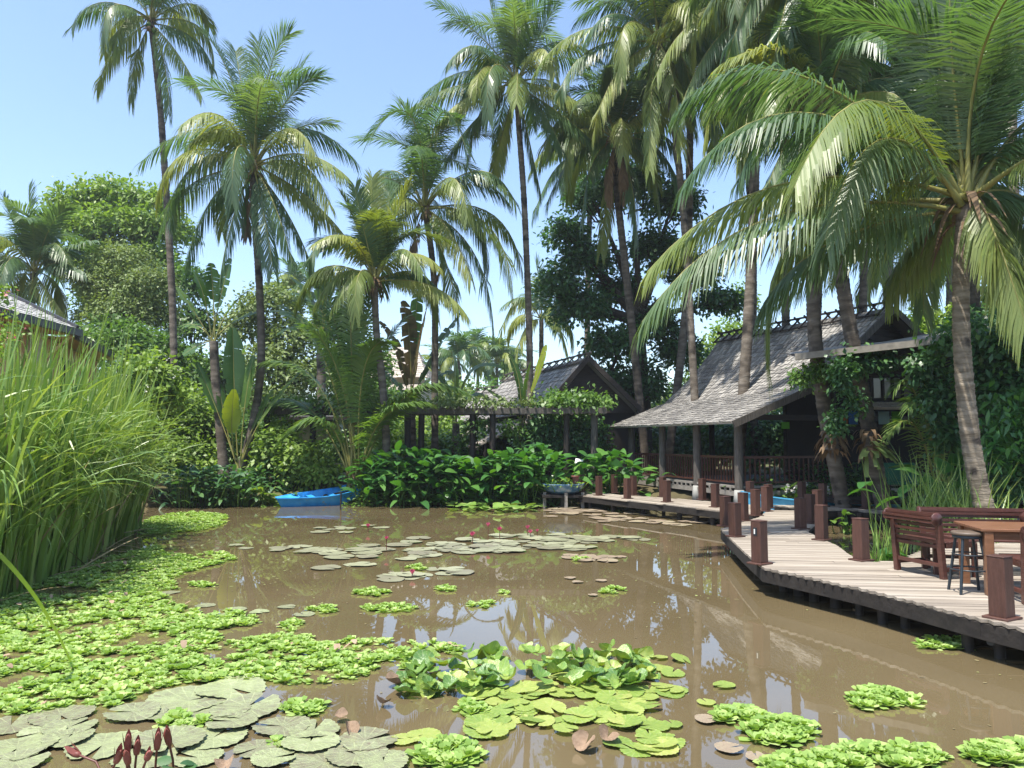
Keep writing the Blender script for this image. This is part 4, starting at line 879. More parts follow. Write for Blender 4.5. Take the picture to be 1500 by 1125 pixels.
paddle_plant('banana_plant', 'banana plant with browning ragged leaves between the two middle trunks', 'banana plant', (600, 600), 31.5,
    [(612, 520, 628, 440, -.4, banana_d, .34), (600, 500, 590, 440, .3, banana_d, .4), (640, 510, 680, 455, .2, banana_m, .34), (585, 520, 556, 470, 0, banana_d, .34), (622, 560, 665, 545, -.5, banana_m, .3), (580, 560, 548, 540, -.3, banana_m, .3), (608, 480, 612, 425, .8, banana_m, .36)], 63, trunk=[(602, 690), (601, 640)], tr_w=18, torn=.8, pet=.2)
paddle_plant('banana_plant', 'pale banana plant with torn leaves against the sky, left of the short yellow green palm', 'banana plant', (470, 520), 36,
    [(455, 440, 420, 405), (470, 430, 440, 395), (478, 440, 478, 395), (490, 450, 500, 415), (440, 470, 395, 455), (450, 480, 405, 490), (500, 470, 530, 455), (460, 450, 425, 430, -1)], 64, trunk=[(472, 690), (471, 600)], tr_w=14, torn=.6, pet=.25, wid=.36)
paddle_plant('banana_plant', 'young banana plant with upright yellow green leaf at the foot of the tall middle trunk', 'banana plant', (765, 620), 29.5,
    [(760, 560, 745, 520), (790, 540, 800, 505, 0, banana_y, .2), (740, 590, 712, 570), (790, 590, 830, 575), (770, 570, 778, 530)], 65, trunk=[(765, 690), (765, 650)], tr_w=12, torn=.15, pet=.25, wid=.2)
paddle_plant('banana_plant', 'banana plant with drooping leaf beside the pale house roof', 'banana plant', (668, 620), 33,
    [(690, 545, 738, 540, -.3, banana_m, .26), (650, 560, 620, 530), (668, 550, 660, 510), (690, 580, 720, 590)], 66, trunk=[(668, 690), (668, 650)], tr_w=12, torn=.2, pet=.2, wid=.25)

# ================================================================== LEAF CLOUDS: trees, bushes, vines
def cloud(mb, blobs, n, ll, lw, rs, per=9, shell=.55, drp=.25, spread=None):
    """leaf clusters scattered through ellipsoids [(centre, (rx,ry,rz))]"""
    vol = np.array([b[1][0] * b[1][1] * b[1][2] for b in blobs]) ** .75; nb = rs.multinomial(n // per, vol / vol.sum())
    for (c, r), k in zip(blobs, nb):
        if k == 0: continue
        d = rnd_dirs(rs, k); d[:, 2] = np.where(d[:, 2] < -.45, -d[:, 2] * .5, d[:, 2]); rad = (shell + (1 - shell) * rs.random(k)) ** .8
        rad *= 1 + .18 * np.sin(d[:, 0] * 5.1 + c[0]) * np.cos(d[:, 2] * 4.3 + c[1])
        ctr = np.array(c) + d * np.array(r) * rad[:, None]
        pp = np.repeat(ctr, per, 0) + rs.normal(size=(k * per, 3)) * (spread or ll * .9); out = np.repeat(d, per, 0)
        dirs = nrm(out * .7 + rs.normal(size=(k * per, 3)) * .75 + np.array([0, 0, -drp]))
        upv = nrm(np.array([0, 0, 1.0]) + out * .5 + rs.normal(size=(k * per, 3)) * .45)
        blades(mb, pp, dirs, ll * rs.uniform(.65, 1.25, k * per), lw * rs.uniform(.8, 1.2, k * per), rs.uniform(.05, .35, k * per), KITE, k=3, up=upv)
def bl(px, py, d, rx, rz, ry=None): return (np.array(P(px, py, d)), (rx, ry or rx, rz))
def tree(label, base, d, blobs, n, ll, lw, m, seed, trunk_w=.2, name='tree', cat='tree', group=None, fork=None, per=9, shell=.5):
    rs = np.random.RandomState(seed); g = np.array(P(base[0], 640, d)); g[2] = GZ(g[0], g[1]) - .1; O = tuple(g)
    r = thing(name, O, label, cat, group)
    top = np.mean([b[0] for b in blobs], 0); fk = np.array(P(*fork, d)) if fork else g * .45 + top * .55
    b = MB(); b.tube([g, g * .5 + fk * .5 + rs.normal(size=3) * .1, fk], [trunk_w * 1.2, trunk_w, trunk_w * .8], 9)
    for c, rr in blobs:
        mid = fk * .5 + c * .5 + rs.normal(size=3) * .2 + np.array([0, 0, .15]); b.tube([fk, mid, c], [trunk_w * .55, trunk_w * .35, trunk_w * .1], 6)
        for _ in range(3): e = c + rnd_dirs(rs, 1)[0] * np.array(rr) * .8; b.tube([mid * .4 + c * .6, (mid + e) / 2 + np.array([0, 0, .1]), e], [trunk_w * .2, trunk_w * .13, .01], 5)
    b.build('trunk', bark_m, r, O)
    b = MB(); cloud(b, blobs, n, ll, lw, rs, per=per, shell=shell); b.build('crown', m, r, O)
    return r
def bush(name, label, cat, blobs, n, ll, lw, m, seed, group=None, per=8, shell=.35, flowers=None, drp=.2):
    rs = np.random.RandomState(seed); c = np.mean([b[0] for b in blobs], 0); O = (c[0], c[1], GZ(c[0], c[1]))
    if flowers is None:
        b = MB(); cloud(b, blobs, n, ll, lw, rs, per=per, shell=shell, drp=drp); o = b.build(name, m, None, O); return tag(o, label, cat, group)
    r = thing(name, O, label, cat, group)
    b = MB(); cloud(b, blobs, n, ll, lw, rs, per=per, shell=shell, drp=drp); b.build('foliage', m, r, O)
    fm, fn, fs = flowers; b = MB(); cloud(b, [(q[0], tuple(1.06 * x for x in q[1])) for q in blobs], fn, fs, fs * .45, rs, per=7, shell=.95, spread=fs * .8); b.build('flowers', fm, r, O)
    return r
rr = random.Random(77)
tree('round crowned bright green tree behind the left house and reeds', (190, 0), 47, [bl(120, 300, 47, 1.9, 1.0), bl(165, 288, 47, 2.0, 1.0), bl(215, 300, 47, 1.9, 1.0), bl(110, 335, 46, 1.7, 1.0), bl(165, 335, 45.5, 2.2, 1.2), bl(225, 335, 46, 1.8, 1.2), bl(140, 385, 46, 2.2, 1.4), bl(215, 385, 46, 2.0, 1.4), bl(250, 340, 48, 1.5, 1.1), bl(180, 440, 46, 2.6, 1.8)], 22000, .32, .09, leaf_lt, 101, .3)
tree('olive green small leaved tree in front of the round crowned one', (185, 0), 37, [bl(180, 385, 37, 1.5, 1.0), bl(150, 420, 36.5, 1.4, 1.2), bl(215, 420, 36.5, 1.5, 1.2), bl(185, 460, 36, 1.8, 1.3), bl(235, 470, 36.5, 1.0, 1.3), bl(140, 470, 37, 1.2, 1.1)], 15000, .17, .05, leaf_ol, 102, .2)
tree('dark shaded tree just right of the tan house', (215, 0), 34, [bl(190, 510, 34, 1.6, 1.1), bl(235, 530, 34, 1.2, 1.2), bl(160, 500, 35, 1.4, 1.0), bl(215, 570, 33.5, 1.5, 1.2)], 11000, .22, .07, leaf_md, 103, .2)
tree('mid green tree behind the bare tall trunk at left', (280, 0), 44, [bl(270, 420, 44, 1.3, 1.5), bl(285, 480, 44, 1.5, 1.5), bl(262, 540, 43, 1.4, 1.6), bl(300, 555, 43, 1.6, 1.4)], 8500, .26, .08, leaf_md, 104, .2)
tree('bright leafy tree behind the dark curving trunk', (420, 0), 43, [bl(400, 450, 43, 1.8, 1.4), bl(430, 500, 43, 2.0, 1.5), bl(395, 540, 42, 1.8, 1.5), bl(450, 560, 42, 1.8, 1.5), bl(360, 480, 44, 1.6, 1.5), bl(410, 600, 41, 2.2, 1.4)], 15000, .24, .08, leaf_ol, 105, .22)
tree('light green tree behind the pale banana leaves', (500, 0), 45, [bl(500, 480, 45, 1.7, 1.4), bl(530, 530, 45, 1.8, 1.4), bl(480, 550, 44, 1.8, 1.4), bl(545, 590, 44, 2.0, 1.4), bl(500, 610, 43, 2.0, 1.3)], 11000, .26, .09, leaf_md, 106, .22)
tree('big dark broadleaf tree with branching trunk behind the pavilion and the leaning palm', (945, 0), 35, [bl(870, 290, 35, 1.3, 1.0), bl(925, 270, 35.5, 1.5, 1.1), bl(985, 300, 35, 1.4, 1.1), bl(830, 345, 35, 1.1, .8), bl(815, 420, 34.5, 1.1, 1.1), bl(860, 385, 35, 1.4, 1.1), bl(850, 455, 34.6, 1.4, 1.0), bl(905, 430, 36, 1.2, 1.0), bl(960, 370, 36, 1.4, 1.1), bl(1015, 400, 35, 1.3, 1.2), bl(1050, 445, 35, 1.2, .7), bl(900, 510, 34.5, 1.4, 1.1), bl(955, 480, 35.5, 1.4, 1.2), bl(885, 570, 34.5, 1.2, 1.1), bl(935, 570, 35, 1.5, 1.1), bl(995, 520, 35.5, 1.2, 1.1)], 38000, .22, .075, leaf_dk, 107, .34, fork=(935, 470), shell=.35)
tree('yellow green young tree glowing behind the left slope of the pavilion roof', (1060, 0), 44, [bl(1045, 520, 44, 1.2, 1.3), bl(1070, 490, 44, 1.2, 1.0), bl(1030, 570, 43, 1.4, 1.2), bl(985, 600, 42, 1.6, .9), bl(1085, 450, 48, 1.0, 1.6)], 4200, .26, .08, leaf_lt, 108, .15)
tree('light green frangipani style tree behind the pavilion gable', (1375, 0), 29, [bl(1365, 480, 29, .9, .55), bl(1400, 485, 29, .9, .5), bl(1345, 500, 28.5, .7, .5), bl(1440, 460, 30, .9, .7), bl(1480, 440, 30, 1.0, .8)], 2600, .34, .07, leaf_lt, 109, .12)
tree('leafy green tree at the far right edge above the vine wall', (1500, 0), 20, [bl(1490, 480, 20, .9, .6), bl(1530, 500, 20, 1, .8), bl(1470, 560, 19.5, .7, .9), bl(1490, 640, 18.5, .8, .8), bl(1520, 580, 19, 1, .9)], 4200, .24, .08, leaf_dk, 110, .12)
for i, (px, py, d, w_, h_, m_) in enumerate([(590, 600, 58, 3.0, 1.4, leaf_md), (650, 590, 62, 3.2, 1.6, leaf_ol), (715, 585, 64, 3.2, 1.5, leaf_md), (780, 590, 60, 3.0, 1.5, leaf_ol), (845, 590, 62, 3.2, 1.8, leaf_md), (330, 560, 60, 4, 2.5, leaf_md), (90, 520, 60, 5, 3.0, leaf_md), (1140, 560, 60, 4, 2.0, leaf_ol), (1420, 540, 60, 5, 2.2, leaf_md), (1010, 590, 62, 3.2, 1.6, leaf_md), (30, 560, 52, 4, 2.0, leaf_dk)]):
    lab = ['distant tree crown above the pale house roof', 'distant olive tree crown under the leftmost tiny palms', 'distant green tree crown in the gap above the pergola', 'distant olive tree crown right of the tall middle trunk', 'distant tree crown behind the dark gable', 'distant tree crown behind the traveller palm fan', 'distant tree crown behind the left house', 'distant olive tree crown behind the pavilion ridge', 'distant tree crown behind the gap right of the pavilion gable', 'distant tree crown behind the pale half hidden trunk', 'distant dark tree crown at the far left edge'][i]
    tree(lab, (px, 0), d, [bl(px, py, d, w_, h_), bl(px - 25, py + 25, d, w_ * .8, h_), bl(px + 25, py + 22, d, w_ * .8, h_), bl(px, py + 45, d - 1, w_, h_)], 3000, .42, .15, m_, 120 + i, .2, group='distant trees on the skyline')
# hedge shrubs along the back of the bank
for i, (px, py, d, rx, rz, m_, lab) in enumerate([
    (218, 560, 25, 1.1, 1.0, leaf_lt, 'tall light green shrub with white blossom right behind the reeds'),
    (262, 600, 30, 1.3, 1.1, leaf_lt, 'light green shrub between the reeds and the bare tall trunk'),
    (300, 625, 31, 1.3, 1.0, leaf_md, 'green shrub behind the bare traveller palm trunk'),
    (275, 665, 29, 1.2, .7, leaf_lt, 'low yellowish shrub at the foot of the bare tall trunk'),
    (412, 652, 27.5, .7, .85, leaf_lt, 'light shrub climbing over the left end of the pergola'),
    (445, 672, 27.2, .8, .5, leaf_lt, 'low bright shrub in front of the olive hut'),
    (500, 660, 34, 1.2, .9, leaf_md, 'green shrub right of the white framed hut'),
    (585, 655, 33, 1.3, .9, leaf_lt, 'bright shrub behind the pergola right of the mottled trunk'),
    (655, 660, 34, 1.4, .8, leaf_md, 'green shrub behind the pergola under the pale eave'),
    (745, 660, 33, 1.2, .8, leaf_md, 'green shrub behind the pergola in front of the dark house'),
    (800, 640, 29.5, .9, 1.2, leaf_dk, 'dark creeper thicket left of the grey pergola post'),
    (850, 640, 29.5, .9, 1.1, leaf_dk, 'dark creeper thicket behind the grey pergola post')]):
    bush('shrub', lab, 'shrub', [bl(px, py, d, rx, rz), bl(px + 18, py + 22, d - .3, rx * .8, rz * .8), bl(px - 18, py + 18, d, rx * .8, rz * .9)], 4200, .19, .065, m_, 140 + i, flowers=(flower_w, 90, .07) if i == 0 else None)
for i, (px, py, d, rx, rz, m_, lab) in enumerate([
    (905, 640, 36, 1.6, 1.2, leaf_md, 'green shrub seen through the far left bay of the pavilion'), (960, 650, 37, 1.8, 1.3, leaf_dk, 'dark shrub behind the left bay of the pavilion'),
    (1030, 645, 38, 1.8, 1.4, leaf_md, 'green shrub behind the middle of the pavilion'), (1100, 640, 36, 1.8, 1.5, leaf_dk, 'dark shrub behind the right bay of the pavilion'),
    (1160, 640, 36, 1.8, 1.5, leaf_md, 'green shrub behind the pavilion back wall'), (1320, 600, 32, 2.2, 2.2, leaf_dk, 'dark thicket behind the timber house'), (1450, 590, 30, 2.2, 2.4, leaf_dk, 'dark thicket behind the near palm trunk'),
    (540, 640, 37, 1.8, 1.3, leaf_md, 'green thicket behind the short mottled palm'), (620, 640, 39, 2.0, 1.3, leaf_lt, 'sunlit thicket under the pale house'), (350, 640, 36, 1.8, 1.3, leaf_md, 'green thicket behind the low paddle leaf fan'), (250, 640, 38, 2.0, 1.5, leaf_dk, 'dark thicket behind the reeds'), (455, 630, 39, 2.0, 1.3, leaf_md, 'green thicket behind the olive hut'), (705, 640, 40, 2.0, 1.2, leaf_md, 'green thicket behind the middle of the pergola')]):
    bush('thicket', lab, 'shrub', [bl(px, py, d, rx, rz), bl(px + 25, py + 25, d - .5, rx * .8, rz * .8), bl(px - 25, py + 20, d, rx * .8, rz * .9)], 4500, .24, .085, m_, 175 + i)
rs = np.random.RandomState(190); b = MB(); wb = []
for k in range(64): x = -95 + k * 3 + rs.uniform(-1, 1); wb.append((np.array([x, 82 + rs.uniform(-6, 6), rs.uniform(1.5, 3.5)]), (3.0, 3.0, rs.uniform(2.5, 4.5))))
cloud(b, wb, 26000, .75, .30, rs, per=8, shell=.6); tag(b.build('distant_wood', leaf_md), 'far belt of trees closing the garden behind everything', 'trees', kind='stuff')
# vines
def vine(label, blobs, n, ll, lw, m, seed, name='climbing_vine'): return bush(name, label, 'vine', blobs, n, ll, lw, m, seed, group=None, per=7, shell=.15, drp=.6)
PYZ = P(750, 597, 28.5).z + .15
def vrow(xa, xb, y, n, rz): return [(np.array([P(xa + (xb - xa) * t, 600, y).x, y + .6 * math.sin(9 * t), PYZ]), (.55, .9, rz * (.7 + .6 * abs(math.sin(5 * t + 1))))) for t in np.linspace(0, 1, n)]
vine('thick green vine lying on top of the right end of the pergola', vrow(812, 880, 28.2, 4, .34), 1500, .19, .06, leaf_md, 161)
vine('yellow green vine lying on the middle of the pergola', vrow(560, 790, 28.4, 9, .13), 1500, .15, .05, leaf_ol, 162)
vine('sparse vine on the left end of the pergola', vrow(392, 540, 28.4, 6, .16), 1300, .17, .055, leaf_md, 163)
vine('creeper hanging down from the pergola around its left post', [bl(410, 640, 28, .45, 1.0), bl(390, 680, 28, .5, .6), bl(430, 690, 28.3, .6, .5)], 1100, .16, .055, leaf_md, 164)
vine('creeper hanging under the pergola near the dark middle posts', [bl(700, 625, 28.3, .5, .5), bl(680, 650, 28.3, .4, .6), bl(745, 630, 28.3, .5, .5)], 900, .16, .055, leaf_md, 165)
vine('pale leaved vine hanging in front of the pavilion corner and annex left end', [bl(1178, 556, 19.4, .32, .3), bl(1200, 545, 19.4, .3, .28)], 700, .13, .042, leaf_md, 166)
vine('long curtain of vine hanging between the two leaning trunks', [bl(1232, 560, 18.4, .22, .75), bl(1228, 625, 18.5, .2, .5), bl(1238, 535, 18.6, .25, .2), bl(1250, 590, 18.6, .2, .4)], 1300, .12, .042, leaf_dk, 167)
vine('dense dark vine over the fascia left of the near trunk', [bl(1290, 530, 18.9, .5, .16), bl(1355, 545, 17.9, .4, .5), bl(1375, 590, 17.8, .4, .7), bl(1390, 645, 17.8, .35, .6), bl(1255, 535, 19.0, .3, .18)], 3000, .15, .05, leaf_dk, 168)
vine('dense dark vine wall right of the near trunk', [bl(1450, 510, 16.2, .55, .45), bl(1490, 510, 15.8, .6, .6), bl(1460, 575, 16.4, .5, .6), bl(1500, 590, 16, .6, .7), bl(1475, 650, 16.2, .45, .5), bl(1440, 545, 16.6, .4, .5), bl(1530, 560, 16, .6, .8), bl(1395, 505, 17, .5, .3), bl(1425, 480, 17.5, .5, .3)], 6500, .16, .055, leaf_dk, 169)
bush('shrub', 'shrub with long bright leaves in whorls against the dark at the right edge', 'shrub', [bl(1478, 625, 15.2, .35, .28), bl(1465, 655, 15, .38, .22), bl(1495, 600, 15.2, .4, .3), bl(1500, 650, 15, .4, .35)], 800, .27, .045, canna_m, 170, per=9, shell=.6)
bush('shrub', 'low dark shrub in the shade right of the near trunk foot', 'shrub', [bl(1475, 712, 15.5, .5, .4), bl(1510, 700, 15.5, .6, .6), bl(1450, 730, 15.2, .35, .25)], 1700, .15, .05, leaf_dk, 171)

# broad leaved clumps along the bank
def canna(label, px, d, H, wid, n, seed, L=(.42, .75), W=.105, m=None, name='broadleaf_clump', z0=None, group='broad leaved clumps along the far bank', upright=.55):
    rs = np.random.RandomState(seed); c = np.array(P(px, 700, d)); c[2] = GZ(c[0], c[1]) if z0 is None else z0; O = tuple(c)
    r = thing(name, O, label, 'plant', group)
    x = rs.normal(size=n) * wid * .5; y = rs.normal(size=n) * wid * .38; hh = H * rs.beta(2.2, 1.5, n) * (1 - .25 * np.abs(x) / wid)
    bs = np.stack([c[0] + x, c[1] + y, c[2] + np.maximum(hh - .25, .05)], 1); az = rs.uniform(0, 6.28, n)
    out = np.stack([np.cos(az), np.sin(az) - .25, np.full(n, 0)], 1) + np.stack([x, y, 0 * x], 1) * .8
    d_ = nrm(nrm(out) + np.array([0, 0, 1.0]) * rs.uniform(upright - .4, upright + .7, n)[:, None])
    b = MB(); blades(b, bs, d_, rs.uniform(*L, n), W * rs.uniform(.75, 1.25, n), rs.uniform(.2, .75, n), LEAF, k=7, smooth=True, up=nrm(np.array([0, 0, 1.0]) + rs.normal(size=(n, 3)) * .3)); b.build('leaves', m or canna_m, r, O)
    b = MB(); k = min(n, 46)
    ft = bs[:k].copy(); ft[:, 2] = c[2] - .1; ft[:, :2] = c[:2] + (ft[:, :2] - c[:2]) * .7
    for i in range(k): b.tube([ft[i], (ft[i] + bs[i]) / 2 + rs.normal(size=3) * .02, bs[i]], [.016, .014, .009], 5, caps=False)
    b.build('stems', leaf_md, r, O)
    return r
for i, (px, d, H, wd, n, lab) in enumerate([
    (275, 26.0, 1.5, 1.2, 150, 'dark leafy clump at the right foot of the reeds'), (318, 26.4, 1.5, 1.1, 150, 'dark leafy clump below the bare traveller palm trunk'),
    (352, 26.3, 1.3, .9, 120, 'dark leafy clump at the foot of the dark curving trunk'), (392, 26.3, 1.5, 1.0, 140, 'dark leafy clump with taro just left of the bright blue boat'), (438, 26.5, 1.3, 1.0, 130, 'dark leafy clump right behind the bright blue boat'),
    (556, 26.9, 1.9, 1.0, 140, 'broad leaved clump left of the mottled short palm trunk'), (600, 26.6, 2.1, 1.2, 190, 'tall broad leaved clump just right of the mottled short palm trunk'), (648, 26.5, 1.9, 1.1, 170, 'broad leaved clump below the wide arching palm trunk'),
    (695, 26.5, 1.8, 1.1, 170, 'broad leaved clump in the middle of the far bank'), (742, 26.6, 2.1, 1.2, 190, 'tall broad leaved clump below the tall middle trunk'), (785, 26.7, 2.2, 1.2, 190, 'tall broad leaved clump left of the blue bowl')]):
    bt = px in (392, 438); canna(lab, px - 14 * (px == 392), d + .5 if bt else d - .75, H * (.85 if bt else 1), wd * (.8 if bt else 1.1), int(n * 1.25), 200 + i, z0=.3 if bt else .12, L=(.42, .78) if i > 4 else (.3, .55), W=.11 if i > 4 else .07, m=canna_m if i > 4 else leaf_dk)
canna('broad leaved clump under the left end of the pavilion behind the walkway', 893, 26.6, 1.8, 1.3, 170, 220, L=(.45, .8), W=.13, z0=.3)
canna('light taro plant with heart shaped leaves among the dark clumps left of the blue boat', 400, 25.6, 1.2, .8, 16, 221, L=(.4, .6), W=.2, m=leaf_lt, group=None)
canna('low bushy clump at the water line right of the bright blue boat', 540, 25.9, .8, .9, 260, 222, L=(.12, .22), W=.035, m=leaf_md, group=None)
for i, (px, d, H, wd, n, m_, lab, fl) in enumerate([
    (1160, 22.6, .75, .8, 260, leaf_md, 'green shrub with large white blossoms behind the stern of the pale blue boat', 1),
    (1215, 22.4, .8, .9, 280, leaf_lt, 'yellow green shrub with a few white blossoms behind the pale blue boat', 1),
    (1265, 22.2, .8, .9, 260, leaf_md, 'low green shrub behind the bow of the pale blue boat', 0),
    (1115, 23.0, .9, .8, 200, leaf_md, 'leafy shrub at the pavilion corner', 0),
    (1200, 23.2, 1.3, 1.2, 320, leaf_dk, 'ferny dark shrub behind the white blossoms', 0), (1255, 23.0, 1.3, 1.1, 300, leaf_dk, 'ferny dark shrub at the foot of the leaning trunks', 0)]):
    o = canna(lab, px, d, H, wd, n, 230 + i, L=(.16, .32), W=.04, m=m_, name='flowering_shrub' if fl else 'shrub', group=None)
    if fl:
        rs = np.random.RandomState(i); c = np.array(P([1160, 1222][i], [713, 718][i], d - .35)); b = MB()
        for k in range(5 if i == 0 else 3):
            q = c + rs.normal(size=3) * [.22, .08, .10]
            dd_ = rnd_dirs(rs, 9); dd_[:, 1] = -abs(dd_[:, 1]); blades(b, np.repeat(q[None], 9, 0), dd_, .10, .05, .2, LEAF, k=4, smooth=True)
        b.build('flowers', flower_w, o, tuple(o.location))
# tall grass right
def grass(name, label, px, d, n, H, wid, seed, m=None, z0=0.0, W=.013, lean=(0, 0), kind=None, drp=(.05, .5)):
    rs = np.random.RandomState(seed); c = np.array(P(px, 700, d)); c[2] = z0; O = tuple(c)
    bs = c + np.stack([rs.normal(size=n) * wid * .5, rs.normal(size=n) * wid * .35, rs.uniform(-.1, .05, n)], 1)
    d_ = np.stack([rs.normal(size=n) * .28 + lean[0], rs.normal(size=n) * .25 + lean[1], np.ones(n)], 1); L = H * rs.uniform(.55, 1.15, n)
    b = MB(); blades(b, bs, d_, L, W * rs.uniform(.7, 1.2, n), rs.beta(1.4, 3, n) * (drp[1] - drp[0]) + drp[0], BLADE, k=9, roll=rs.uniform(-1.2, 1.2, n))
    o = b.build(name, m or reed_m, None, O); return tag(o, label, 'grass')
grass('tall_grass', 'big tuft of tall arching grass behind the benches beside the near palm trunk', 1388, 14.6, 300, 2.1, 1.05, 301, z0=.15)
grass('tall_grass', 'thin tall grass stems left of the left bench', 1300, 12.0, 60, 1.25, .28, 302, z0=.0)
grass('tall_grass', 'wispy long grass bending at the foot of the near palm trunk at the right edge', 1460, 13.6, 60, 1.7, .7, 303, z0=.3, drp=(.3, .8))
canna('taro plant with big leaves in the inner pond left of the left bench', 1290, 11.9, .75, .5, 26, 304, L=(.25, .42), W=.10, z0=0, group=None)
canna('big dark taro plant behind the tall grass', 1375, 17, 1.7, 1.0, 60, 305, L=(.5, .8), W=.2, z0=.3, m=canna_m, group=None)
canna('water plant with upright leaves next to the lone bollard on the cross walkway', 1236, 18.0, .75, .3, 18, 306, L=(.25, .4), W=.07, z0=0, m=leaf_md, group=None)
r = thing('staghorn_fern', P(1270, 650, 18.9), 'staghorn fern nest on the trunk of the right leaning palm', 'fern'); O = tuple(P(1270, 650, 18.9)); rs = np.random.RandomState(5)
b = MB(); sheath_mesh(b, np.array(O) + [0, -.1, .1], rs, .42, 40, .45); b.build('nest', dry_m, r, O)
b = MB(); n = 26; blades(b, np.array(O) + rs.normal(size=(n, 3)) * .08 + [0, -.2, -.1], rs.normal(size=(n, 3)) * [1, .4, .3] + [.3, -.8, .2], .55, .05, .55, SPOON, k=6, smooth=True); b.build('fronds', leaf_ol, r, O)
r = thing('root_ball', P(1218, 655, 19.2), 'shaggy brown root ball on the dark stained leaning trunk', 'fern'); O = tuple(P(1218, 652, 19.2))
b = MB(); sheath_mesh(b, np.array(O) + [0, -.05, .15], rs, .45, 60, .5); b.build('fibres', dry_m, r, O)

# ================================================================== REEDS (left)
rs = np.random.RandomState(400); RP = [(-6.6, 9.7), (-7.3, 12.8), (-9.15, 19.2), (-12.5, 20.5), (-13, 10.5), (-9, 9.0)]
pts = []
while len(pts) < 6400:
    x, y = rs.uniform(-13, -6.5, 4000), rs.uniform(9, 20.5, 4000); k = in_poly(x, y, RP)
    ed = np.clip((x - (-6.6 - (y - 9.7) * .27)) / -4.0, 0, 1); k &= rs.random(4000) < (1.0 - .75 * ed)
    pts += list(zip(x[k], y[k]))
pts = np.array(pts[:6400]); n = len(pts)
cl = np.round(pts / .33) * .33; pts = pts * .55 + (cl + rs.normal(size=pts.shape) * .05) * .45
bs = np.concatenate([pts, np.full((n, 1), -.05)], 1)
lean = np.stack([rs.normal(size=n) * .09 + .09, rs.normal(size=n) * .09 - .03, np.ones(n)], 1)
L = rs.uniform(3.0, 5.2, n) * np.where(rs.random(n) < .25, .6, 1); dr = np.where(rs.random(n) < .7, rs.uniform(.25, .62, n), rs.uniform(.04, .2, n))
b = MB(); blades(b, bs, lean, L, rs.uniform(.018, .038, n), dr * 1.25, BLADE, k=10, pw=3.2, roll=rs.uniform(-1.3, 1.3, n))
k = 1700; e = rs.randint(0, n, k)                 # long blades bending over to the right
blades(b, bs[e] + np.stack([np.zeros(k), np.zeros(k), rs.uniform(.6, 2.1, k)], 1), np.stack([rs.uniform(.25, 1.0, k), rs.normal(size=k) * .35 - .2, np.ones(k)], 1), rs.uniform(1.8, 3.0, k), rs.uniform(.015, .028, k), rs.uniform(.3, .75, k), BLADE, k=10, roll=rs.uniform(-1, 1, k))
k = 360; e = rs.randint(0, n, k); blades(b, bs[e], lean[e] + rs.normal(size=(k, 3)) * [.25, .25, 0], rs.uniform(1.2, 3.2, k), rs.uniform(.010, .020, k), rs.uniform(.05, .6, k), BLADE, k=8, roll=rs.uniform(-1, 1, k), mi=1)
k = 260; e = rs.randint(0, n, k); blades(b, bs[e] + [.15, 0, .05], rs.normal(size=(k, 3)) * [1, .8, .12] + [.4, -.3, .25], rs.uniform(.5, 1.6, k), rs.uniform(.008, .016, k), rs.uniform(0, .3, k), BLADE, k=5, roll=rs.uniform(-1, 1, k), mi=1)
tag(b.build('reeds', [reed_m, straw_m]), 'dense bed of tall green reeds along the left bank', 'reeds', kind='stuff')
b = MB(); a0, a1, a2 = P(-40, 780, 6.6), P(45, 865, 6.75), G(106, 976)
pp, tn = bez(a0, a1, a2, np.linspace(0, 1, 14)); sd = np.cross(tn, [0, 1.0, .3]); strips(b, pp[None], (nrm(sd) * (.024 * BLADE(np.linspace(0, .85, 14)))[:, None])[None])
tag(b.build('reed_leaf', leaf_lt, None, tuple(a2)), 'single yellow green reed leaf bent down into the water lettuce at left', 'leaf')
bush('flowering_shrub', 'shrub with pink blossom above the reeds at the left edge', 'shrub', [bl(-12, 440, 13, .22, .4), bl(8, 478, 13, .25, .22), bl(-25, 505, 12.5, .5, .4), bl(22, 492, 13, .2, .12)], 800, .09, .035, leaf_lt, 410, flowers=(flower_p, 120, .06))
# ================================================================== WATER LETTUCE
def rosettes(mb, pts, size, rs):
    pts = np.asarray(pts, float); n = len(pts); K = 11
    az = np.repeat(rs.uniform(0, 6.28, n), K) + np.tile(np.arange(K) * 2.39996, n); ring = np.tile(np.linspace(0, 1, K), n)
    el = R(58) - ring * R(46) + rs.normal(size=n * K) * .12; sz = np.repeat(size, K) * (.62 + .5 * ring) * rs.uniform(.85, 1.1, n * K)
    d = np.stack([np.cos(az) * np.cos(el), np.sin(az) * np.cos(el), np.sin(el)], 1)
    bs = np.repeat(pts, K, 0) + d * [1, 1, 0] * .01 + np.array([0, 0, .008])
    blades(mb, bs, d, sz, sz * .36, .12 * ring, SPOON, k=5, smooth=True)
def fill_poly(poly, dens, rs, mind=0):
    g = np.array([tuple(G(x, y)[:2]) for x, y in poly]); lo, hi = g.min(0), g.max(0); n = int((hi - lo).prod() * dens)
    p = rs.uniform(lo, hi, (n, 2)); p = np.concatenate([p, np.zeros((n, 1))], 1); px, py = unproj(p)
    return p[in_poly(px, py, poly)]
rs = np.random.RandomState(500)
CARPET = [(-60, 905), (10, 876), (60, 858), (95, 836), (160, 818), (230, 800), (250, 812), (335, 811), (345, 820), (282, 836), (250, 850), (262, 862), (240, 872), (300, 905), (345, 893), (362, 902), (390, 912), (300, 928), (330, 940), (390, 934), (430, 905), (492, 930), (440, 912), (432, 928), (470, 942), (560, 938), (620, 942), (675, 948), (672, 958), (610, 962), (560, 972), (545, 988), (500, 1000), (430, 1003), (388, 996), (330, 1001), (262, 1004), (225, 1010), (205, 1020), (165, 1036), (100, 1040), (40, 1050), (-80, 1062)]
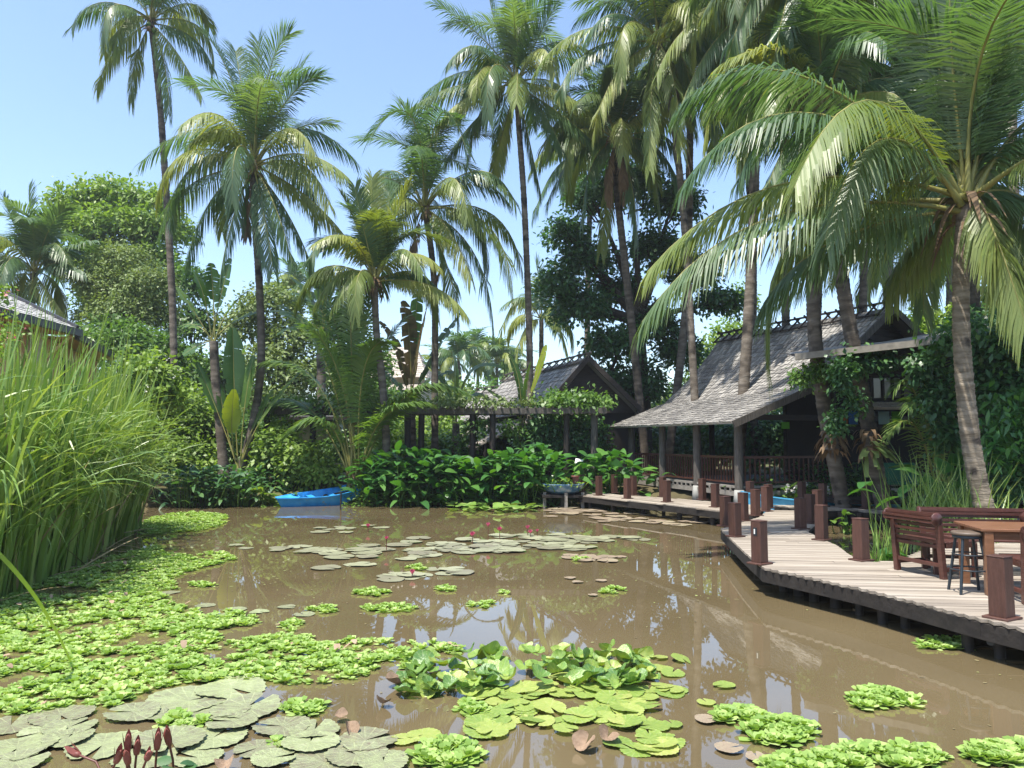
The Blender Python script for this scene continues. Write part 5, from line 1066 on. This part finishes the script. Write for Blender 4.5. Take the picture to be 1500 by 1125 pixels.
pc = fill_poly(CARPET, 165, rs)
holes = [(100, 868, 55, 8), (30, 962, 40, 7), (160, 965, 55, 6), (330, 958, 40, 8), (460, 985, 30, 5), (255, 880, 30, 5), (60, 1030, 40, 5), (210, 930, 30, 4), (400, 960, 25, 4)]
px, py = unproj(pc); keep = np.ones(len(pc), bool)
for hx, hy, a, c_ in holes: keep &= ((px - hx) / a) ** 2 + ((py - hy) / c_) ** 2 > rs.uniform(.6, 1.1, len(pc))
nz = np.sin(pc[:, 0] * 2.3 + 1.3 * np.sin(pc[:, 1] * 1.7)) * np.sin(pc[:, 1] * 2.9 + 1.1 * np.sin(pc[:, 0] * 2.1)); keep &= nz + rs.normal(size=len(pc)) * .25 < .62
pc = pc[keep]; b = MB(); rosettes(b, pc, rs.gamma(9, .0068, len(pc)).clip(.025, .1), rs)
q_ = pc[rs.randint(0, len(pc), 130)] + rs.normal(size=(130, 3)) * [.06, .06, 0] + [0, 0, .03]; rosettes_ = rnd_dirs(rs, 130); rosettes_[:, 2] = abs(rosettes_[:, 2]) * .4; blades(b, q_, rosettes_, rs.uniform(.05, .11, 130), rs.uniform(.015, .035, 130), .1, SPOON, k=4, mi=1)
tag(b.build('water_lettuce', [pistia_m, pad_dead]), 'broad carpet of bright water lettuce covering the near left of the pond', 'water plants', kind='stuff')
BAND = [(203, 770), (230, 756), (290, 750), (333, 756), (328, 768), (300, 778), (240, 782), (205, 786)]
pc = fill_poly(BAND, 60, rs); b = MB(); rosettes(b, pc, rs.uniform(.06, .11, len(pc)), rs)
tag(b.build('water_lettuce', pistia_m), 'pale band of water lettuce at the foot of the reeds far left', 'water plants', kind='stuff')
for i, (cx, cy, rx, ry, n, sz, lab) in enumerate([
    (545, 868, 26, 6, 12, .12, 'water lettuce clump left of the white sky reflection, upper of two'), (570, 891, 38, 6, 14, .11, 'water lettuce clump left of the white sky reflection, lower of two'),
    (656, 863, 16, 4, 6, .10, 'small water lettuce clump at the top of the white sky reflection'), (705, 886, 18, 5, 6, .10, 'small water lettuce clump inside the white sky reflection'), (740, 868, 10, 3, 3, .09, 'tiny water lettuce clump at the top right of the sky reflection'),
    (896, 866, 18, 5, 6, .11, 'small water lettuce clump alone right of the sky reflection'), (296, 858, 18, 4, 7, .11, 'small water lettuce clump off the right edge of the carpet'),
    (445, 1040, 32, 8, 8, .13, 'water lettuce clump between the grey lily pads and the raised lily leaves'), (268, 1058, 30, 10, 8, .13, 'water lettuce clump lying among the grey lily pads'), (412, 1092, 12, 5, 2, .10, 'tiny water lettuce among the right grey lily pads'),
    (1285, 1026, 38, 15, 17, .13, 'water lettuce clump on open water at the right, above the bottom band'), (1330, 1028, 14, 7, 4, .12, 'small water lettuce just right of the clump on open water'), (1385, 945, 42, 8, 16, .12, 'water lettuce clump in the shade under the near deck edge'),
    (1080, 1050, 40, 10, 14, .13, 'water lettuce clump right of the raised lily leaves'), (1140, 1075, 45, 18, 26, .14, 'thick water lettuce clump at the bottom right of centre'), (1290, 1112, 90, 16, 40, .14, 'wide band of water lettuce along the bottom right edge'), (1465, 1105, 45, 16, 24, .14, 'water lettuce clump in the bottom right corner'), (1180, 1125, 60, 16, 20, .14, 'water lettuce at the bottom edge below the thick clump'),
    (655, 1108, 38, 20, 17, .15, 'large water lettuce clump at the bottom edge below the raised lily leaves'), (610, 832, 14, 4, 5, .12, 'small water lettuce on the middle lily pads'), (472, 894, 22, 5, 7, .11, 'water lettuce clump off the carpet by two grey pads'), (850, 820, 14, 4, 4, .11, 'tiny water lettuce left of the brown pads'), (1075, 758, 14, 3, 5, .14, 'pale green water lettuce by the far walkway'), (690, 1040, 20, 8, 5, .12, 'water lettuce among the flat green lily pads'), (610, 975, 22, 8, 6, .12, 'water lettuce at the upper left of the raised lily leaves')]):
    n = int(n * 2.3); sz *= .62
    rs = np.random.RandomState(520 + i); q = rs.uniform(0, 6.28, n); f = np.sqrt(rs.random(n))
    pts = np.array([tuple(G(cx + rx * a * math.cos(t), cy + ry * a * math.sin(t))) for a, t in zip(f, q)])
    b = MB(); rosettes(b, pts, sz * rs.uniform(.75, 1.2, n), rs)
    tag(b.build('water_lettuce', pistia_m, None, tuple(G(cx, cy))), lab, 'water plant', 'loose clumps of water lettuce')

# ================================================================== LILY PADS
def pad_mesh(seed, wave=.04, edge=.02, cup=0.0, fold=0.0, notch=.22):
    rs = np.random.RandomState(seed); n = 44; rings = [.12, .4, .7, .9, 1.0]
    th = np.linspace(notch, 2 * math.pi - notch * rs.uniform(.3, 1), n); ph = rs.uniform(0, 6.28, 3)
    V = [(0, 0, 0)]
    for r in rings:
        for i, t in enumerate(th):
            rr_ = r * (1 + (edge * (1 if i % 2 else -1) + .05 * math.sin(3 * t + ph[0])) * (r > .95)) * (1 - .10 * (i in (0, n - 1)) * (r > .95))
            z = wave * r * r * (math.sin(2 * t + ph[1]) + .6 * math.sin(5 * t + ph[2])) + cup * r ** 3 + fold * abs(math.sin(t)) ** 1.5 * r ** 1.6
            V.append((rr_ * math.cos(t), rr_ * math.sin(t), z + .012))
    Fc = [(0, 1 + i, 2 + i) for i in range(n - 1)]
    for k in range(len(rings) - 1):
        o = 1 + k * n; Fc += [(o + i, o + n + i, o + n + i + 1, o + i + 1) for i in range(n - 1)]
    m = MB(); m.add(V, Fc, 0, True); return m
PADS = {}
def pad_data(kind, m):
    out = []
    for s in range(5):
        o = {'flat': pad_mesh(600 + s, .028, .026, .03), 'lobed': pad_mesh(620 + s, .03, .03, .0), 'raised': pad_mesh(640 + s, .10, .012, .14, .22), 'fold': pad_mesh(660 + s, .12, .02, .1, .75)}[kind].build('lily_pad', m)
        me = o.data; bpy.data.objects.remove(o); out.append(me)
    return out
for k, m_ in (('flat', pad_grey), ('lobed', pad_lime), ('raised', pad_green), ('fold', pad_green)): PADS[k] = pad_data(k, m_)
PADS['brown'] = pad_data('flat', pad_brown); PADS['dead'] = pad_data('fold', pad_dead); PADS['greenflat'] = pad_data('flat', pad_lime)
def pad(kind, loc, r, label, group, rs, tilt=(0, 0), rz=None, stalk=False):
    o = link('lily_pad', PADS[kind][rs.randint(0, 5)]); o.location = loc; o.scale = (r, r * rs.uniform(.88, 1.05), r)
    o.rotation_euler = (tilt[0], tilt[1], rs.uniform(0, 6.28) if rz is None else rz)
    return tag(o, label, 'lily pad', group)
rs = np.random.RandomState(700)
NEAR = [(16, 1063, 46), (89, 1050, 46), (103, 1068, 42), (100, 1085, 42), (195, 1048, 42), (277, 1027, 66), (340, 1010, 55), (320, 1043, 48), (362, 1040, 58), (341, 1062, 40), (313, 1081, 56), (377, 1098, 40), (414, 1067, 46), (461, 1073, 44), (455, 1092, 44), (476, 1117, 58), (150, 1094, 60), (25, 1100, 58), (22, 1121, 50), (250, 1089, 60), (213, 1111, 50), (290, 1112, 40), (535, 1088, 50), (521, 1110, 50), (562, 1121, 46), (330, 1028, 40), (60, 1075, 36), (240, 1050, 30), (400, 1115, 36)]
for i, (px, py, rx) in enumerate(NEAR):
    g = G(px, py); r = .88 * rx * g.y / F_PX; g.z = .004 + .006 * (i % 5)
    pad('flat', g, r, 'large matt grey green lily pad lying flat in the near left corner', 'grey lily pads at bottom left', rs, (rs.uniform(-.03, .03), rs.uniform(-.03, .03)))
for px, py, r in ((250, 868, .12), (300, 887, .13), (345, 893, .14), (338, 900, .14), (420, 889, .12), (445, 900, .14), (380, 896, .12), (230, 876, .1)):
    pad('flat', G(px, py, .005), r, 'small dull lily pad off the right edge of the water lettuce carpet', 'small pads by the carpet', rs)
# raised lily leaves in the centre foreground
n = 0
def G2(px, py): g = G(px, py); return g
for i in range(140):                                     # standing back/left part
    px = rs.uniform(590, 955); py = rs.uniform(970, 1022) - (8 if px > 700 else 0); g = G2(px, py)
    h = rs.uniform(.015, .14) * (1 - .45 * abs(px - 780) / 190); g.z = h
    kind = 'fold' if rs.random() < .28 else 'raised'
    pad(kind, g, rs.uniform(.065, .115), 'glossy green lily leaf standing above the water in the raised clump', 'raised lily leaves in the middle foreground', rs, (rs.normal() * .36 + .12, rs.normal() * .36))
for i in range(104):                                     # flat front part
    while True:
        px = rs.uniform(690, 1000); py = rs.uniform(995, 1112)
        if in_poly([px], [py], [(690, 1010), (850, 985), (960, 1000), (1000, 1010), (940, 1035), (990, 1060), (960, 1068), (990, 1095), (930, 1112), (860, 1075), (770, 1072), (690, 1085), (670, 1060)])[0]: break
    g = G2(px, py); g.z = .006 + .03 * rs.random()
    pad('lobed' if rs.random() < .7 else 'greenflat', g, rs.uniform(.085, .14), 'yellow green lily pad lying flat in front of the raised lily leaves', 'flat green lily pads in the middle foreground', rs, (rs.normal() * .07, rs.normal() * .07))
for px, py in ((930, 955), (965, 962), (900, 952), (985, 985), (970, 978), (1000, 965)): pad('lobed', G(px, py, .02), rs.uniform(.08, .13), 'yellow green lily pad at the back right rim of the raised clump', 'lily pads at the back rim', rs, (rs.normal() * .1, rs.normal() * .1))
for (px, py, r, kd, lab) in [(620, 1076, .14, 'lobed', 'lone yellow green pad left of the flat green group'), (592, 1082, .12, 'lobed', 'ragged yellow pad drifting between grey and green pads'), (575, 1000, .13, 'dead', 'curled pale dead lily leaf at the left tip of the raised clump'), (560, 1030, .10, 'dead', 'withered pinkish lily leaf half sunk left of the raised clump'), (655, 1000, .12, 'dead', 'dried pinkish lily leaf in the raised clump'), (858, 1090, .13, 'dead', 'dead brown lily leaf between the flat green pads'), (890, 1080, .12, 'dead', 'torn reddish dead lily leaf on the flat green pads'), (985, 1060, .09, 'lobed', 'small green lily pad just off the right of the flat group'), (1060, 1003, .11, 'greenflat', 'lone pale green lily pad on open water right of centre'), (1035, 1028, .09, 'lobed', 'small green lily pad left of the right water lettuce'), (1035, 1053, .10, 'brown', 'dark maroon lily pad left of the right water lettuce'), (1068, 1095, .11, 'brown', 'dark maroon lily pad near the bottom right of centre'), (1108, 1108, .09, 'brown', 'sunken brown lily pad at the bottom right of centre'), (512, 1068, .10, 'dead', 'round brown curled leaf behind the right grey pads'), (500, 1049, .08, 'dead', 'dry curled leaf floating left of the raised clump'), (330, 1122, .1, 'dead', 'tan curled dead leaf at the bottom left beside the buds'),
    (835, 846, .10, 'brown', 'small reddish pad alone on brown water, left one'), (846, 852, .1, 'brown', 'small reddish pad alone on brown water, lower one'), (880, 850, .1, 'brown', 'small reddish pad alone on brown water, right one'), (868, 871, .08, 'brown', 'tiny reddish pad left of the lone water lettuce')]:
    pad(kd, G(px, py, .02 if kd != 'dead' else .04), r * (.62 if kd == 'dead' else .9), lab, None, rs, (rs.normal() * .3, rs.normal() * .3) if kd == 'dead' else (0, 0))
def scatter(ell, n, kind, r, label, group, tl=.02, z=(.004, .02)):
    for i in range(n):
        cx, cy, rx, ry = ell[rs.randint(0, len(ell))]; a = rs.uniform(0, 6.28); f = math.sqrt(rs.random())
        pad(kind, G(cx + rx * f * math.cos(a), cy + ry * f * math.sin(a), rs.uniform(*z)), rs.uniform(*r), label, group, rs, (rs.normal() * tl, rs.normal() * tl))
b = MB()
def patch(ell, n, r, mi):
    for i in range(n):
        cx, cy, rx, ry = ell[rs.randint(0, len(ell))]; a = rs.uniform(0, 6.28); f = math.sqrt(rs.random()); g = np.array(G(cx + rx * f * math.cos(a), cy + ry * f * math.sin(a))); g[2] = rs.uniform(.004, .03)
        m = pad_mesh(900 + i, .03, .025, .02); v = np.concatenate(m.v) * (rs.uniform(*r) * np.array([1, 1, .6])); q = rs.uniform(0, 6.28); v = v @ np.array(Matrix.Rotation(q, 3, 'Z')) + g; b.add(v, m.f, mi, True)
patch([(780, 796, 110, 12), (780, 793, 90, 10), (640, 800, 110, 12), (700, 803, 60, 8), (860, 790, 80, 4), (560, 812, 90, 10)], 105, (.17, .29), 0)
patch([(365, 801, 60, 5), (480, 778, 60, 5), (530, 773, 80, 3), (580, 846, 50, 7), (655, 838, 30, 5), (445, 806, 50, 5), (500, 830, 40, 4)], 36, (.15, .26), 0)
patch([(868, 818, 42, 6)], 14, (.12, .2), 1)
patch([(900, 752, 110, 9), (960, 762, 90, 8), (840, 748, 40, 5)], 74, (.16, .30), 1)
tag(b.build('lily_pads', [pad_far, pad_brown]), 'grey and brown lily pads in flat patches on the middle and far water', 'water plants', kind='stuff')
rs2 = np.random.RandomState(800)
b = MB(); pc = np.array([tuple(G(725 + 75 * math.sqrt(f) * math.cos(t), 744 + 8 * math.sqrt(f) * math.sin(t))) for f, t in zip(rs2.random(150), rs2.uniform(0, 6.28, 150))])
n = len(pc); az = rs2.uniform(0, 6.28, n); d_ = np.stack([np.cos(az), np.sin(az), rs2.uniform(.05, .7, n)], 1)
blades(b, pc + np.stack([0 * az, 0 * az, rs2.uniform(.02, .15, n)], 1), d_, rs2.uniform(.25, .42, n), rs2.uniform(.12, .19, n), rs2.uniform(.1, .4, n), LEAF, k=5, smooth=True)
tag(b.build('lily_clump', pad_green, None, tuple(G(725, 744))), 'bright crowded clump of lily leaves on the far water below the tall middle trunk', 'water plants')

# leaf litter, duckweed and scum drifting on the water
rs3 = np.random.RandomState(850); b = MB(); n = 900
sx, sy = rs3.uniform(-7, 7.5, 4000), rs3.uniform(4.6, 24, 4000); w_ = np.sin(sx * 1.1 + 2 * np.sin(sy * .5)) * np.sin(sy * .7 + np.cos(sx * .8)); kk = (w_ + rs3.normal(size=4000) * .35 > .35) & (pond_sd(sx, sy) < -.2); kk &= ~in_poly(sx, sy, DECK); sx, sy = sx[kk][:n], sy[kk][:n]; n = len(sx)
az = rs3.uniform(0, 6.28, n); blades(b, np.stack([sx, sy, np.full(n, .006)], 1), np.stack([np.cos(az), np.sin(az), np.zeros(n)], 1), rs3.gamma(2, .012, n) + .01, rs3.uniform(.005, .02, n), 0, LEAF, k=4)
tag(b.build('floating_litter', litter_m), 'scattered bits of leaf litter drifting on the brown water', 'litter', kind='stuff')
# ------------------------------------------------------------------ flowers and buds
def lily_flower(loc, h, s, label, rs, open_=.5, lean=(0, 0)):
    r = thing('water_lily', loc, label, 'flower', 'pink water lilies on the pond'); O = tuple(loc); top = np.array(loc) + [lean[0], lean[1], h]
    b = MB(); b.tube([np.array(loc) - [0, 0, .1], np.array(loc) + [lean[0] * .3, lean[1] * .3, h * .5], top], .008, 6); b.build('stem', stem_m, r, O)
    b = MB(); n = 16; az = np.arange(n) * 2.39996; el = np.linspace(R(80), R(25 + 40 * (1 - open_)), n)
    s *= .75; blades(b, np.repeat(top[None], n, 0), np.stack([np.cos(az) * np.cos(el), np.sin(az) * np.cos(el), np.sin(el)], 1), s, s * .2, .05, LEAF, k=5, smooth=True); b.build('petals', petal_m, r, O)
for i, (px, py, h, s, lab) in enumerate([(692, 797, .16, .15, 'pink water lily at the left of the flowered patch, lower one'), (715, 792, .30, .13, 'pink water lily standing tallest in the middle of the flowered patch'), (732, 790, .18, .14, 'pink water lily right of the tallest in the flowered patch'), (773, 786, .16, .14, 'pink water lily at the right end of the flowered patch'), (777, 788, .1, .13, 'small pink water lily just touching the rightmost one'),
    (539, 779, .1, .14, 'pink water lily alone on the upper left rows of pads'), (566, 807, .22, .1, 'slim pink water lily at the left of the flowered patch'), (604, 846, .05, .12, 'low pink water lily on the pads left of centre'), (944, 752, .18, .2, 'pink water lily by the far walkway, left of two'), (961, 750, .2, .18, 'pink water lily by the far walkway, right of two'), (1024, 753, .12, .16, 'pale pink water lily under the far walkway bollards'), (787, 786, .1, .1, 'tiny pink water lily off the right end of the flowered patch')]):
    lily_flower(G(px, py), h, s, lab, np.random.RandomState(i), .4 if i % 2 else .7)
def bud(base, tip, ln, label, rs):
    ln *= 1.25
    base, tip = np.array(base), np.array(tip); r = thing('lily_bud', tuple(base), label, 'flower bud', 'maroon lily buds at bottom left'); O = tuple(base)
    ax = nrm(tip - base); mid = base * .5 + tip * .5 + np.array([0, 0, .03])
    b = MB(); b.tube([base - [0, 0, .1], mid, tip], .0075, 7); b.build('stem', stem_m, r, O)
    b = MB(); b.lathe(tuple(tip), [(.006, -.01), (.018, .0), (.022, .22 * ln), (.023, .45 * ln), (.017, .75 * ln), (.007, .96 * ln), (0, ln)], 12, axis=tuple((tip - mid))); b.build('bud', bud_m, r, O)
    b = MB(); n = 4; s1 = nrm(np.cross(ax, [0, 1.0, 0])); s2 = np.cross(ax, s1)
    an = np.arange(n) * math.pi / 2 + .4; rad = s1 * np.cos(an)[:, None] + s2 * np.sin(an)[:, None]
    blades(b, tip + rad * .014, nrm(ax + rad * .16), ln * 1.05, ln * .16, 0, LEAF, k=6, smooth=True, up=rad); b.build('sepals', bud_m, r, O)
for i, (bx, by, bd, tx, ty, ln, lab) in enumerate([(185, 1150, 5.05, 187, 1100, .10, 'tallest maroon lily bud, upright at bottom left'), (196, 1150, 5.05, 200, 1104, .085, 'very dark lily bud leaning right of the tallest one'), (226, 1150, 5.05, 230, 1097, .10, 'maroon lily bud upright before the pink one at bottom left'), (258, 1150, 5.1, 248, 1090, .09, 'rightmost maroon lily bud leaning left'), (160, 1150, 5.0, 170, 1116, .09, 'maroon lily bud leaning right, lower left of the tallest'), (192, 1152, 4.95, 188, 1118, .085, 'pinkish lily bud just below the tallest one'), (205, 1150, 4.95, 215, 1112, .06, 'small maroon lily bud on a slanting stem'), (165, 1140, 5.0, 116, 1106, .085, 'pale rose lily bud lying sideways to the left')]):
    d1 = bd - .05 if i != 7 else bd + .1; bud(P(bx, by, bd), P(tx, ty, d1), ln, lab, np.random.RandomState(i))
rs = np.random.RandomState(3); b = MB(); lo = P(272, 1128, 5.05); n = 9; d_ = rs.normal(size=(n, 3)) * [1, .5, .3] + [0, -.2, .5]
blades(b, np.repeat(np.array(lo)[None], n, 0) + rs.normal(size=(n, 3)) * [.06, .03, .02], d_, .11, .05, .3, LEAF, k=5, smooth=True); tag(b.build('lily_leaves', leaf_dk, None, tuple(lo)), 'dark crumpled young lily leaves beside the maroon buds at the bottom edge', 'leaves')

# ================================================================== BOATS
def boat(label, bow, stern, beam, depth, rise_bow, rise_st, m, roll=0, z=0, bench=True, draft=.12):
    bow, stern = Vector(bow), Vector(stern); bow.z = stern.z = 0; c = (bow + stern) / 2; c.z = z; Lh = (stern - bow).length / 2
    r = thing('rowing_boat', c, label, 'boat', rz=math.atan2(stern.y - bow.y, stern.x - bow.x)); r.rotation_euler[0] = roll
    k = 17; ou, inn = [], []
    for i in range(k):
        t = i / (k - 1); x = -Lh + 2 * Lh * t
        wd = beam / 2 * (math.sin(math.pi * min(t * .62 + .02, .5)) ** .75 * (1 - .16 * max(0, t - .6) / .4) if t < 1 else .84)
        wb = wd * (.62 + .1 * t); zt = depth + rise_bow * max(0, 1 - t * 2.2) ** 2 + rise_st * max(0, t * 1.8 - .8) ** 2; zb = -draft + .5 * (rise_bow + depth * .6) * max(0, 1 - t * 3.5) ** 2 + rise_st * .6 * max(0, t - .6)
        th = .022
        for lst, e in ((ou, 0), (inn, th)):
            w1, w2 = max(wd - e, .004), max(wb - e, .003); zz = zt; z2 = zb + e * 1.2
            rk = lambda z_: .55 * max(0, 1 - t * 3.2) * max(0, zz - z_); xa, x_ = x + rk(zz * .62 + z2 * .38), x; xb = x + rk(z2)
            lst.append([(x, -w1, zz), (xa, -(w1 * .6 + w2 * .4), zz * .62 + z2 * .38), (xb, -w2, z2), (xb, 0, z2 - .01), (xb, w2, z2), (xa, w1 * .6 + w2 * .4, zz * .62 + z2 * .38), (x, w1, zz)])
    b = MB(); V = [p for s in ou for p in s] + [p for s in inn for p in s]; o = k * 7
    F1 = [(i * 7 + j, (i + 1) * 7 + j, (i + 1) * 7 + j + 1, i * 7 + j + 1) for i in range(k - 1) for j in range(6)]
    F2 = [tuple(a + o for a in f[::-1]) for f in F1]
    rim = [(i * 7, o + i * 7, o + (i + 1) * 7, (i + 1) * 7) for i in range(k - 1)] + [(i * 7 + 6, (i + 1) * 7 + 6, o + (i + 1) * 7 + 6, o + i * 7 + 6) for i in range(k - 1)]
    e0 = (k - 1) * 7; end = [(e0 + 0, e0 + 1, e0 + 5, e0 + 6), (e0 + 1, e0 + 2, e0 + 4, e0 + 5), (e0 + 2, e0 + 3, e0 + 4)]
    b.add(V, F1 + F2 + rim + end + [tuple(a + o for a in f[::-1]) for f in end]); hull = b.build('hull', m, r)
    b = MB()
    for s in (0, 6):
        pts = [Vector(ou[i][s]) + Vector((0, (-.012 if s == 0 else .012), .0)) for i in range(k)]
        for a, d_ in zip(pts[:-1], pts[1:]): b.beam(a, d_, .045, .035)
    b.beam(ou[-1][0], ou[-1][6], .05, .05); b.build('gunwale', m, hull)
    b = MB(); V = []
    for i in range(5): V += [tuple(Vector(ou[i][0]) + Vector((0, 0, .012))), tuple(Vector(ou[i][6]) + Vector((0, 0, .012)))]
    b.add(V, [(2 * i, 2 * i + 2, 2 * i + 3, 2 * i + 1) for i in range(4)]); b.beam(Vector(ou[4][0]) + Vector((0, 0, .02)), Vector(ou[4][6]) + Vector((0, 0, .02)), .03, .05); b.build('bow_deck', m, r)
    for i in (7, 11): 
        b = MB(); a, d_ = Vector(inn[i][1]), Vector(inn[i][5]); a.z = d_.z = a.z + .06; b.beam(a, d_, .2, .025); b.build('thwart', m, r)
    b = MB()
    for i in range(6, k - 1, 2):
        for s in ((0, 1, 2), (6, 5, 4)):
            for a, d_ in zip(s[:-1], s[1:]): b.beam(Vector(inn[i][a]) * .985 + Vector((0, 0, .004)), Vector(inn[i][d_]) * .985 + Vector((0, 0, .004)), .03, .03, up=(1, 0, 0))
    b.build('ribs', m, hull)
    return r
o = boat('bright blue wooden rowing boat moored at the far bank', G(404, 743), Vector((-5.35, 26.55, 0)), 1.0, .30, .0, .14, boat_m, roll=R(9), z=.07); o.rotation_euler[1] = R(-3)
b = MB(); p = G(499, 747); b.tube([(p.x, p.y, -.5), (p.x, p.y, .55)], .025, 6); tag(b.build('mooring_stake', wood_dk, None, (p.x, p.y, 0)), 'thin dark mooring stake in front of the bright blue boat', 'stake')
o = boat('pale blue long boat lying behind the cross walkway under the white blossoms', Vector((10.6, 20.95, 0)), Vector((6.35, 21.5, 0)), .8, .33, .14, .25, boat2_m, roll=R(8), z=.12)

# ================================================================== SMALL THINGS ON THE BANK
p = P(825, 715, 25.2); r = thing('bowl_planter', (p.x, p.y, 0), 'big round blue and white glazed bowl on short posts at the end of the walkway', 'planter'); 
b = MB(); b.lathe((0, 0, .42), [(0, 0), (.40, .0), (.60, .12), (.68, .30), (.70, .33), (.66, .33), (.62, .26), (.0, .2)], 28); b.build('bowl', bowl_m, r)
for x, y in ((-.62, -.3), (.05, -.55), (.6, -.3), (0, .4)): b = MB(); b.box((x, y, .18), (.1, .1, .62)); b.build('post', wood_grey, r)
b = MB(); b.box((0, -.02, .37), (1.4, 1.1, .08)); b.build('platform', deck_side, r)
canna('yellow green croton growing in the blue bowl', 825, 25.2, .55, .75, 170, 330, L=(.12, .24), W=.035, m=leaf_lt, name='potted_plant', z0=.62, group=None, upright=.9)
p = P(843, 706, 25.0); r = thing('flower_pot', (p.x, p.y, .75), 'small clay flower pot standing at the rim of the blue bowl', 'pot'); b = MB(); b.lathe((0, 0, 0), [(0, 0), (.08, 0), (.12, .2), (.13, .24), (.1, .24), (0, .2)], 14); b.build('body', bud_m, r); b = MB(); b.lathe((0, 0, .22), [(.125, 0), (.14, 0), (.14, .045), (.125, .045)], 14); b.build('rim', bud_m, r)
p = P(848, 676, 26.6); r = thing('sign_board', (p.x, p.y, .4), 'small blank white notice board on a stake beside the walkway', 'sign'); b = MB(); b.box((0, 0, p.z - .4), (.26, .02, .2), rot=np.array(Matrix.Rotation(R(-35), 3, 'X') @ Matrix.Rotation(R(14), 3, 'Y'))); b.build('board', white_m, r); b = MB(); b.tube([(0, .03, 0), (0, .03, p.z - .42)], .015, 6); b.build('stake', stool_m, r)
p = P(488, 700, 29.5); r = thing('garden_bench', (p.x, p.y, GZ(p.x, p.y)), 'small cream garden bench behind the bright blue boat', 'bench')
b = MB(); [b.box((0, .05 + .1 * k, .42), (1.0, .08, .03)) for k in range(4)]; b.build('seat', cream_m, r); b = MB(); [b.box((0, .42, .55 + .11 * k), (1.0, .03, .07)) for k in range(3)]; b.build('backrest', cream_m, r)
for x in (-.45, .45):
    for y in (.05, .4): b = MB(); b.box((x, y, .2), (.06, .06, .4)); b.build('leg', cream_m, r)
p0, p1 = P(440, 712, 28.6), P(520, 712, 28.4); b = MB(); zg = .45
rs_ = random.Random(9)
for row in range(4):
    x = p0.x - (.1 if row % 2 else 0)
    while x < p1.x: b.box((x + .1, p0.y + rs_.uniform(-.006, .006), zg + .04 + row * .085), (.195, .11, .078)); x += .205
tag(b.build('brick_wall', brick_m, None, (p0.x, p0.y, zg)), 'low brick wall on the bank behind the bright blue boat', 'wall')

# ================================================================== HAZE: warm humid air
b = MB(); b.box((0, 35, 18.9), (266, 196, 41.8))
hz = b.build('haze', []); hz['kind'] = 'stuff'
hm = bpy.data.materials.new('humid_air'); hm.use_nodes = True; nt = hm.node_tree; nt.nodes.clear()
pv = nt.nodes.new('ShaderNodeVolumePrincipled'); pv.inputs['Color'].default_value = (.86, .92, 1, 1); pv.inputs['Density'].default_value = .0006; pv.inputs['Anisotropy'].default_value = .3
ou_ = nt.nodes.new('ShaderNodeOutputMaterial'); nt.links.new(pv.outputs[0], ou_.inputs['Volume']); hz.data.materials.append(hm)
tag(hz, 'thin bright humid haze filling the garden air', 'haze', kind='stuff')
